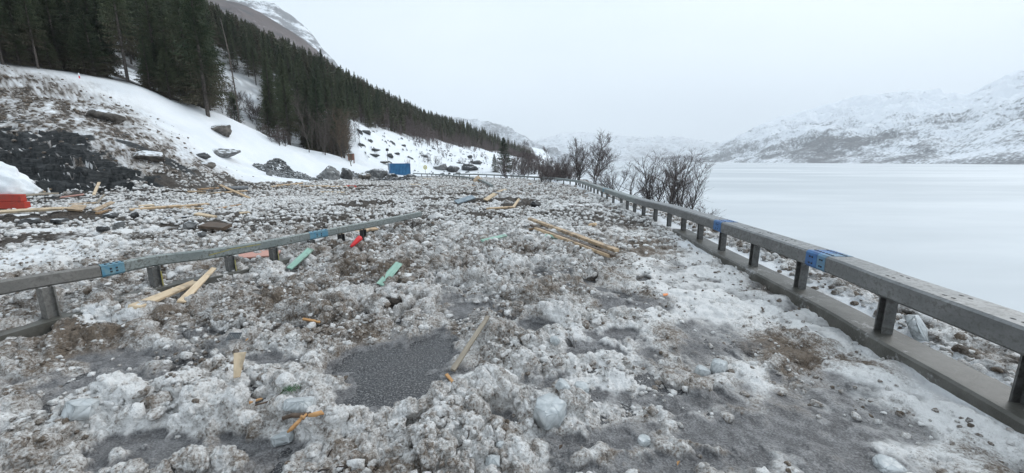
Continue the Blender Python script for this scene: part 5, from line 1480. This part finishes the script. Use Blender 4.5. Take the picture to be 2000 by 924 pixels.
# marker pole on the slope
pk = hit(156, 156); root = empty('marker_pole', pk, 0, 'tiny red and white snow marker pole below the near spruces', 'marker pole')
mb = MB(); mb.tube([(0, 0, -.2), (0, 0, .35)], .045, 8); mb.build('pole', M['redplastic'], root)
mb = MB(); mb.tube([(0, 0, .352), (0, 0, .60)], .046, 8); mb.build('band', M['snow'], root)
# ---- low bare brush on the snow
R = random.Random(77)
for k in range(46):
    u = R.uniform(446, 560) if k < 24 else R.uniform(790, 965); v = (180 + (u - 446) * .85 + R.uniform(-5, 22)) if k < 24 else R.uniform(262 + (u - 790) * .22, 326)
    p = hit(u, v)
    if p.y > 240: continue
    put_tree(BUSH[k % 3], p.x, p.y, R.uniform(1.0, 2.6) * (1.2 if k < 24 else 1), R.random() * 6, 'low bare brush poking through the snow of the clearing' if k >= 24 else 'bare dark shrub on the snow gap between the forest clumps', 'brush of the open clearing' if k >= 24 else 'shrubs of the snow gap', 'bare_bush', 'bush')
for k in range(9):   # saplings on the near slope
    u, v = R.uniform(440, 540), R.uniform(262, 292)
# ================================================================== CLODS
PROTO = {}
def protos(sub):                  # crumbly lumps: balls of balls, worn flat here and there
    if sub not in PROTO:
        v, fc = ico(sub); L = []
        for k in range(18):
            R = np.random.default_rng(900 + k); off = R.random(3) * 50
            st = np.array([1, R.uniform(.65, 1.1), R.uniform(.6, 1)])
            if sub == 1: d = .75 + .7 * (vn3(v * 1.5 + off, 3) - .5) + .5 * (vn3(v * 3.1 + off, 4) - .5)
            else:
                d = .50 + .42 * lumps(warp3(v * .9 + off, .85, 1.1, k), .85, 5 + k) + .25 * lumps(warp3(v + off, .42, 1.2, k + 3), .42, 60 + k) + .5 * (vn3(v * 1.3 + off, 3) - .5)
                if sub >= 3: d = d + .10 * lumps(v + off, .2, 90 + k)
            p = v * d[:, None] * st
            for _ in range(6):
                n = R.normal(size=3); n /= np.linalg.norm(n); q = p @ n; p = p - np.clip(q - .5, 0, None)[:, None] * n * .8
            L.append(p / np.abs(p).max())
        PROTO[sub] = (np.array(L), fc)
    return PROTO[sub]
def clod_batch(cx, cy, r, sub, seed, sink=.25, rough=.5, dirt=None, flat=.8):
    R = np.random.default_rng(seed)
    k = np.ones(len(cx), bool)    # keep clear of boards and ice
    for a, b, w in KEEP:
        e = np.array(b[:2]) - np.array(a[:2]); L2 = e @ e + 1e-9
        t = np.clip(((cx - a[0]) * e[0] + (cy - a[1]) * e[1]) / L2, 0, 1)
        d = np.hypot(cx - a[0] - t * e[0], cy - a[1] - t * e[1])
        k &= ~((d < w + r * .9) & (R.random(len(cx)) < .93))
    cx, cy, r = cx[k], cy[k], r[k]
    if dirt is not None: dirt = dirt[k]
    bank, fc = protos(sub); n = len(cx); nv = bank.shape[1]
    q = R.normal(size=(n, 4)); q /= np.linalg.norm(q, axis=1)[:, None]
    w_, x_, y_, z_ = q.T
    rot = np.stack([1 - 2 * (y_ * y_ + z_ * z_), 2 * (x_ * y_ - z_ * w_), 2 * (x_ * z_ + y_ * w_), 2 * (x_ * y_ + z_ * w_), 1 - 2 * (x_ * x_ + z_ * z_), 2 * (y_ * z_ - x_ * w_), 2 * (x_ * z_ - y_ * w_), 2 * (y_ * z_ + x_ * w_), 1 - 2 * (x_ * x_ + y_ * y_)], 1).reshape(n, 3, 3)
    p = np.einsum('nij,nkj->nki', rot, bank[R.integers(0, len(bank), n)])
    sc = np.stack([np.ones(n), .75 + .5 * R.random(n), flat * (.75 + .5 * R.random(n))], 1)
    p = p * (sc * r[:, None] * 1.15)[:, None, :]
    z = gz(cx, cy) + r * (flat * .85 - 2 * sink * flat)
    p = p + np.stack([cx, cy, z], 1)[:, None, :]
    FF = (fc[None] + (np.arange(n) * nv)[:, None, None]).reshape(-1, 3)
    dd = np.clip((R.random(n) * .55 + .12) if dirt is None else dirt, 0, 1)
    return p.reshape(-1, 3), FF, np.repeat(dd, nv)
def join_batches(B):
    V, F, Dd, o = [], [], [], 0
    for v, fc, d in B: V.append(v); F.append(fc + o); Dd.append(d); o += len(v)
    return np.concatenate(V), np.concatenate(F), np.concatenate(Dd)
def sow(n, ymin, ymax, seed, acc):
    """points scattered evenly over the ground where acc says so"""
    R = np.random.default_rng(seed)
    x = R.uniform(-30 if ymax > 12 else -8.5, 8, n); y = R.uniform(ymin, ymax, n)
    k = np.abs(np.arctan2(x, y)) < math.radians(55.5); x, y = x[k], y[k]
    fl = macro_fields(x, y); p = acc(x, y, fl)
    k = R.random(len(x)) < p
    return x[k], y[k], {a: b[k] for a, b in fl.items()}
B = []
def acc_far(x, y, f): return f['deb'] * (1 - .93 * np.clip(f['holes'] * 1.4, 0, 1)) * (1 - .75 * np.clip(f['white'], 0, 1)) * sst(6.5, 10, f['R']) * np.clip(.66 + 1.1 * fbm(x / 1.8, y / 1.8, 301, 3), .06, 1) * (x < shore(y) - .3)
x, y, fl = sow(44000, 6, 21, 1, acc_far)
R = np.random.default_rng(5); r = .016 + .042 * R.random(len(x)) ** 2 + .0013 * y
B.append(clod_batch(x, y, r, 2, 21, sink=.2, dirt=.06 + .5 * R.random(len(x)) ** 1.1)); print('far clods', len(x))
x, y, fl = sow(44000, 20, 62, 2, acc_far)
r = .045 + .06 * R.random(len(x)) ** 1.7 + .0012 * (y - 20)
B.append(clod_batch(x, y, r, 1, 22, sink=.22, dirt=.16 + .55 * R.random(len(x)))); print('farther clods', len(x))
def acc_near(x, y, f):
    c = np.clip(.45 + 1.3 * fbm(x / .7, y / .7, 310, 3), .02, 1)
    return f['deb'] * (1 - sst(9, 13, f['R'])) * np.clip(1 - f['bare'] * 1.3, .002, 1) * (1 - .8 * f['right']) * (1 - .8 * f['prints']) * c * (1 - .7 * np.clip(f['white'], 0, 1))
x, y, fl = sow(110000, 1.6, 12, 3, acc_near)
r = .008 + .014 * R.random(len(x))
B.append(clod_batch(x, y, r, 1, 23, sink=.2, dirt=.30 + .45 * R.random(len(x)))); print('small clods', len(x))
x, y, fl = sow(44000, 1.6, 12, 8, acc_near)
r = .018 + .034 * R.random(len(x)) ** 2.8
B.append(clod_batch(x, y, r, 2, 28, sink=.38, dirt=.25 + .45 * R.random(len(x)))); print('middling clods', len(x))
x, y, fl = sow(2600, 1.7, 13, 4, lambda x, y, f: acc_near(x, y, f) * (1 - .75 * f['right']) * (f['bare'] < .25))
r = .04 + .075 * R.random(len(x)) ** 2.2
B.append(clod_batch(x, y, r, 3, 24, sink=.45, flat=.75, dirt=.25 + .4 * R.random(len(x)))); print('big clods', len(x))
x, y, fl = sow(900, 5, 34, 12, lambda x, y, f: f['deb'] * (1 - f['right']) * (f['bare'] < .2) * np.clip(.3 + 1.2 * fbm(x / 2.5, y / 2.5, 320, 3), 0, 1))
r = .09 + .12 * R.random(len(x)) ** 2 + .004 * y
B.append(clod_batch(x, y, r, 3, 30, sink=.36, flat=.62, dirt=.25 + .5 * R.random(len(x)))); print('slabs', len(x))
# earth and ice lumps rolled down the stained slope on the left
Rs = np.random.default_rng(66); xs_ = Rs.uniform(-46, -14, 26000); ys_ = Rs.uniform(18, 36, 26000)
ii = np.searchsorted(rr, np.hypot(xs_, ys_)).clip(0, NR - 1) * NA + np.searchsorted(az, np.arctan2(xs_, ys_)).clip(0, NA - 1)
k = (np.abs(np.arctan2(xs_, ys_)) < A0) & (Rs.random(len(xs_)) < np.clip(dirtz[ii] * (.16 + .45 * fall[ii]), 0, 1) * (1 - deb[ii]) * (1 - .8 * att['rock'][ii]))
xs_, ys_ = xs_[k], ys_[k]; print('slope lumps', len(xs_))
B.append(clod_batch(xs_, ys_, .03 + .10 * Rs.random(len(xs_)) ** 3, 1, 29, sink=.3, dirt=.55 + .45 * Rs.random(len(xs_))))
# lumps on the bank outside the rail
Rb = np.random.default_rng(77); yb = Rb.uniform(2.0, 26, 4200); xb = shore(yb) + .15 + Rb.uniform(0, 1.6, 4200) ** 1.3
k = np.abs(np.arctan2(xb, yb)) < math.radians(55); xb, yb = xb[k], yb[k]
B.append(clod_batch(xb, yb, .015 + .055 * Rb.random(len(xb)) ** 2.2, 2, 25, sink=.25, dirt=.3 + .5 * Rb.random(len(xb))))
V, F, Dd = join_batches(B)
one = np.ones(len(V)); zero = np.zeros(len(V))
hsh = (np.floor(Dd * 1e6).astype(np.int64) * 2654435761) % 1000 / 1000.0
mudc = np.where(hsh < .10, .38, 0.0)
clods = mesh_obj('snow_clods', np_mesh('snow_clods', V, F, M['debris'], True, dict(dirt=Dd, snow=one * .3, mud=mudc, clean=zero, rock=zero, forest=zero)))
tag(clods, 'loose lumps of dirty grey slush strewn over the road', 'snow clods', kind='stuff')
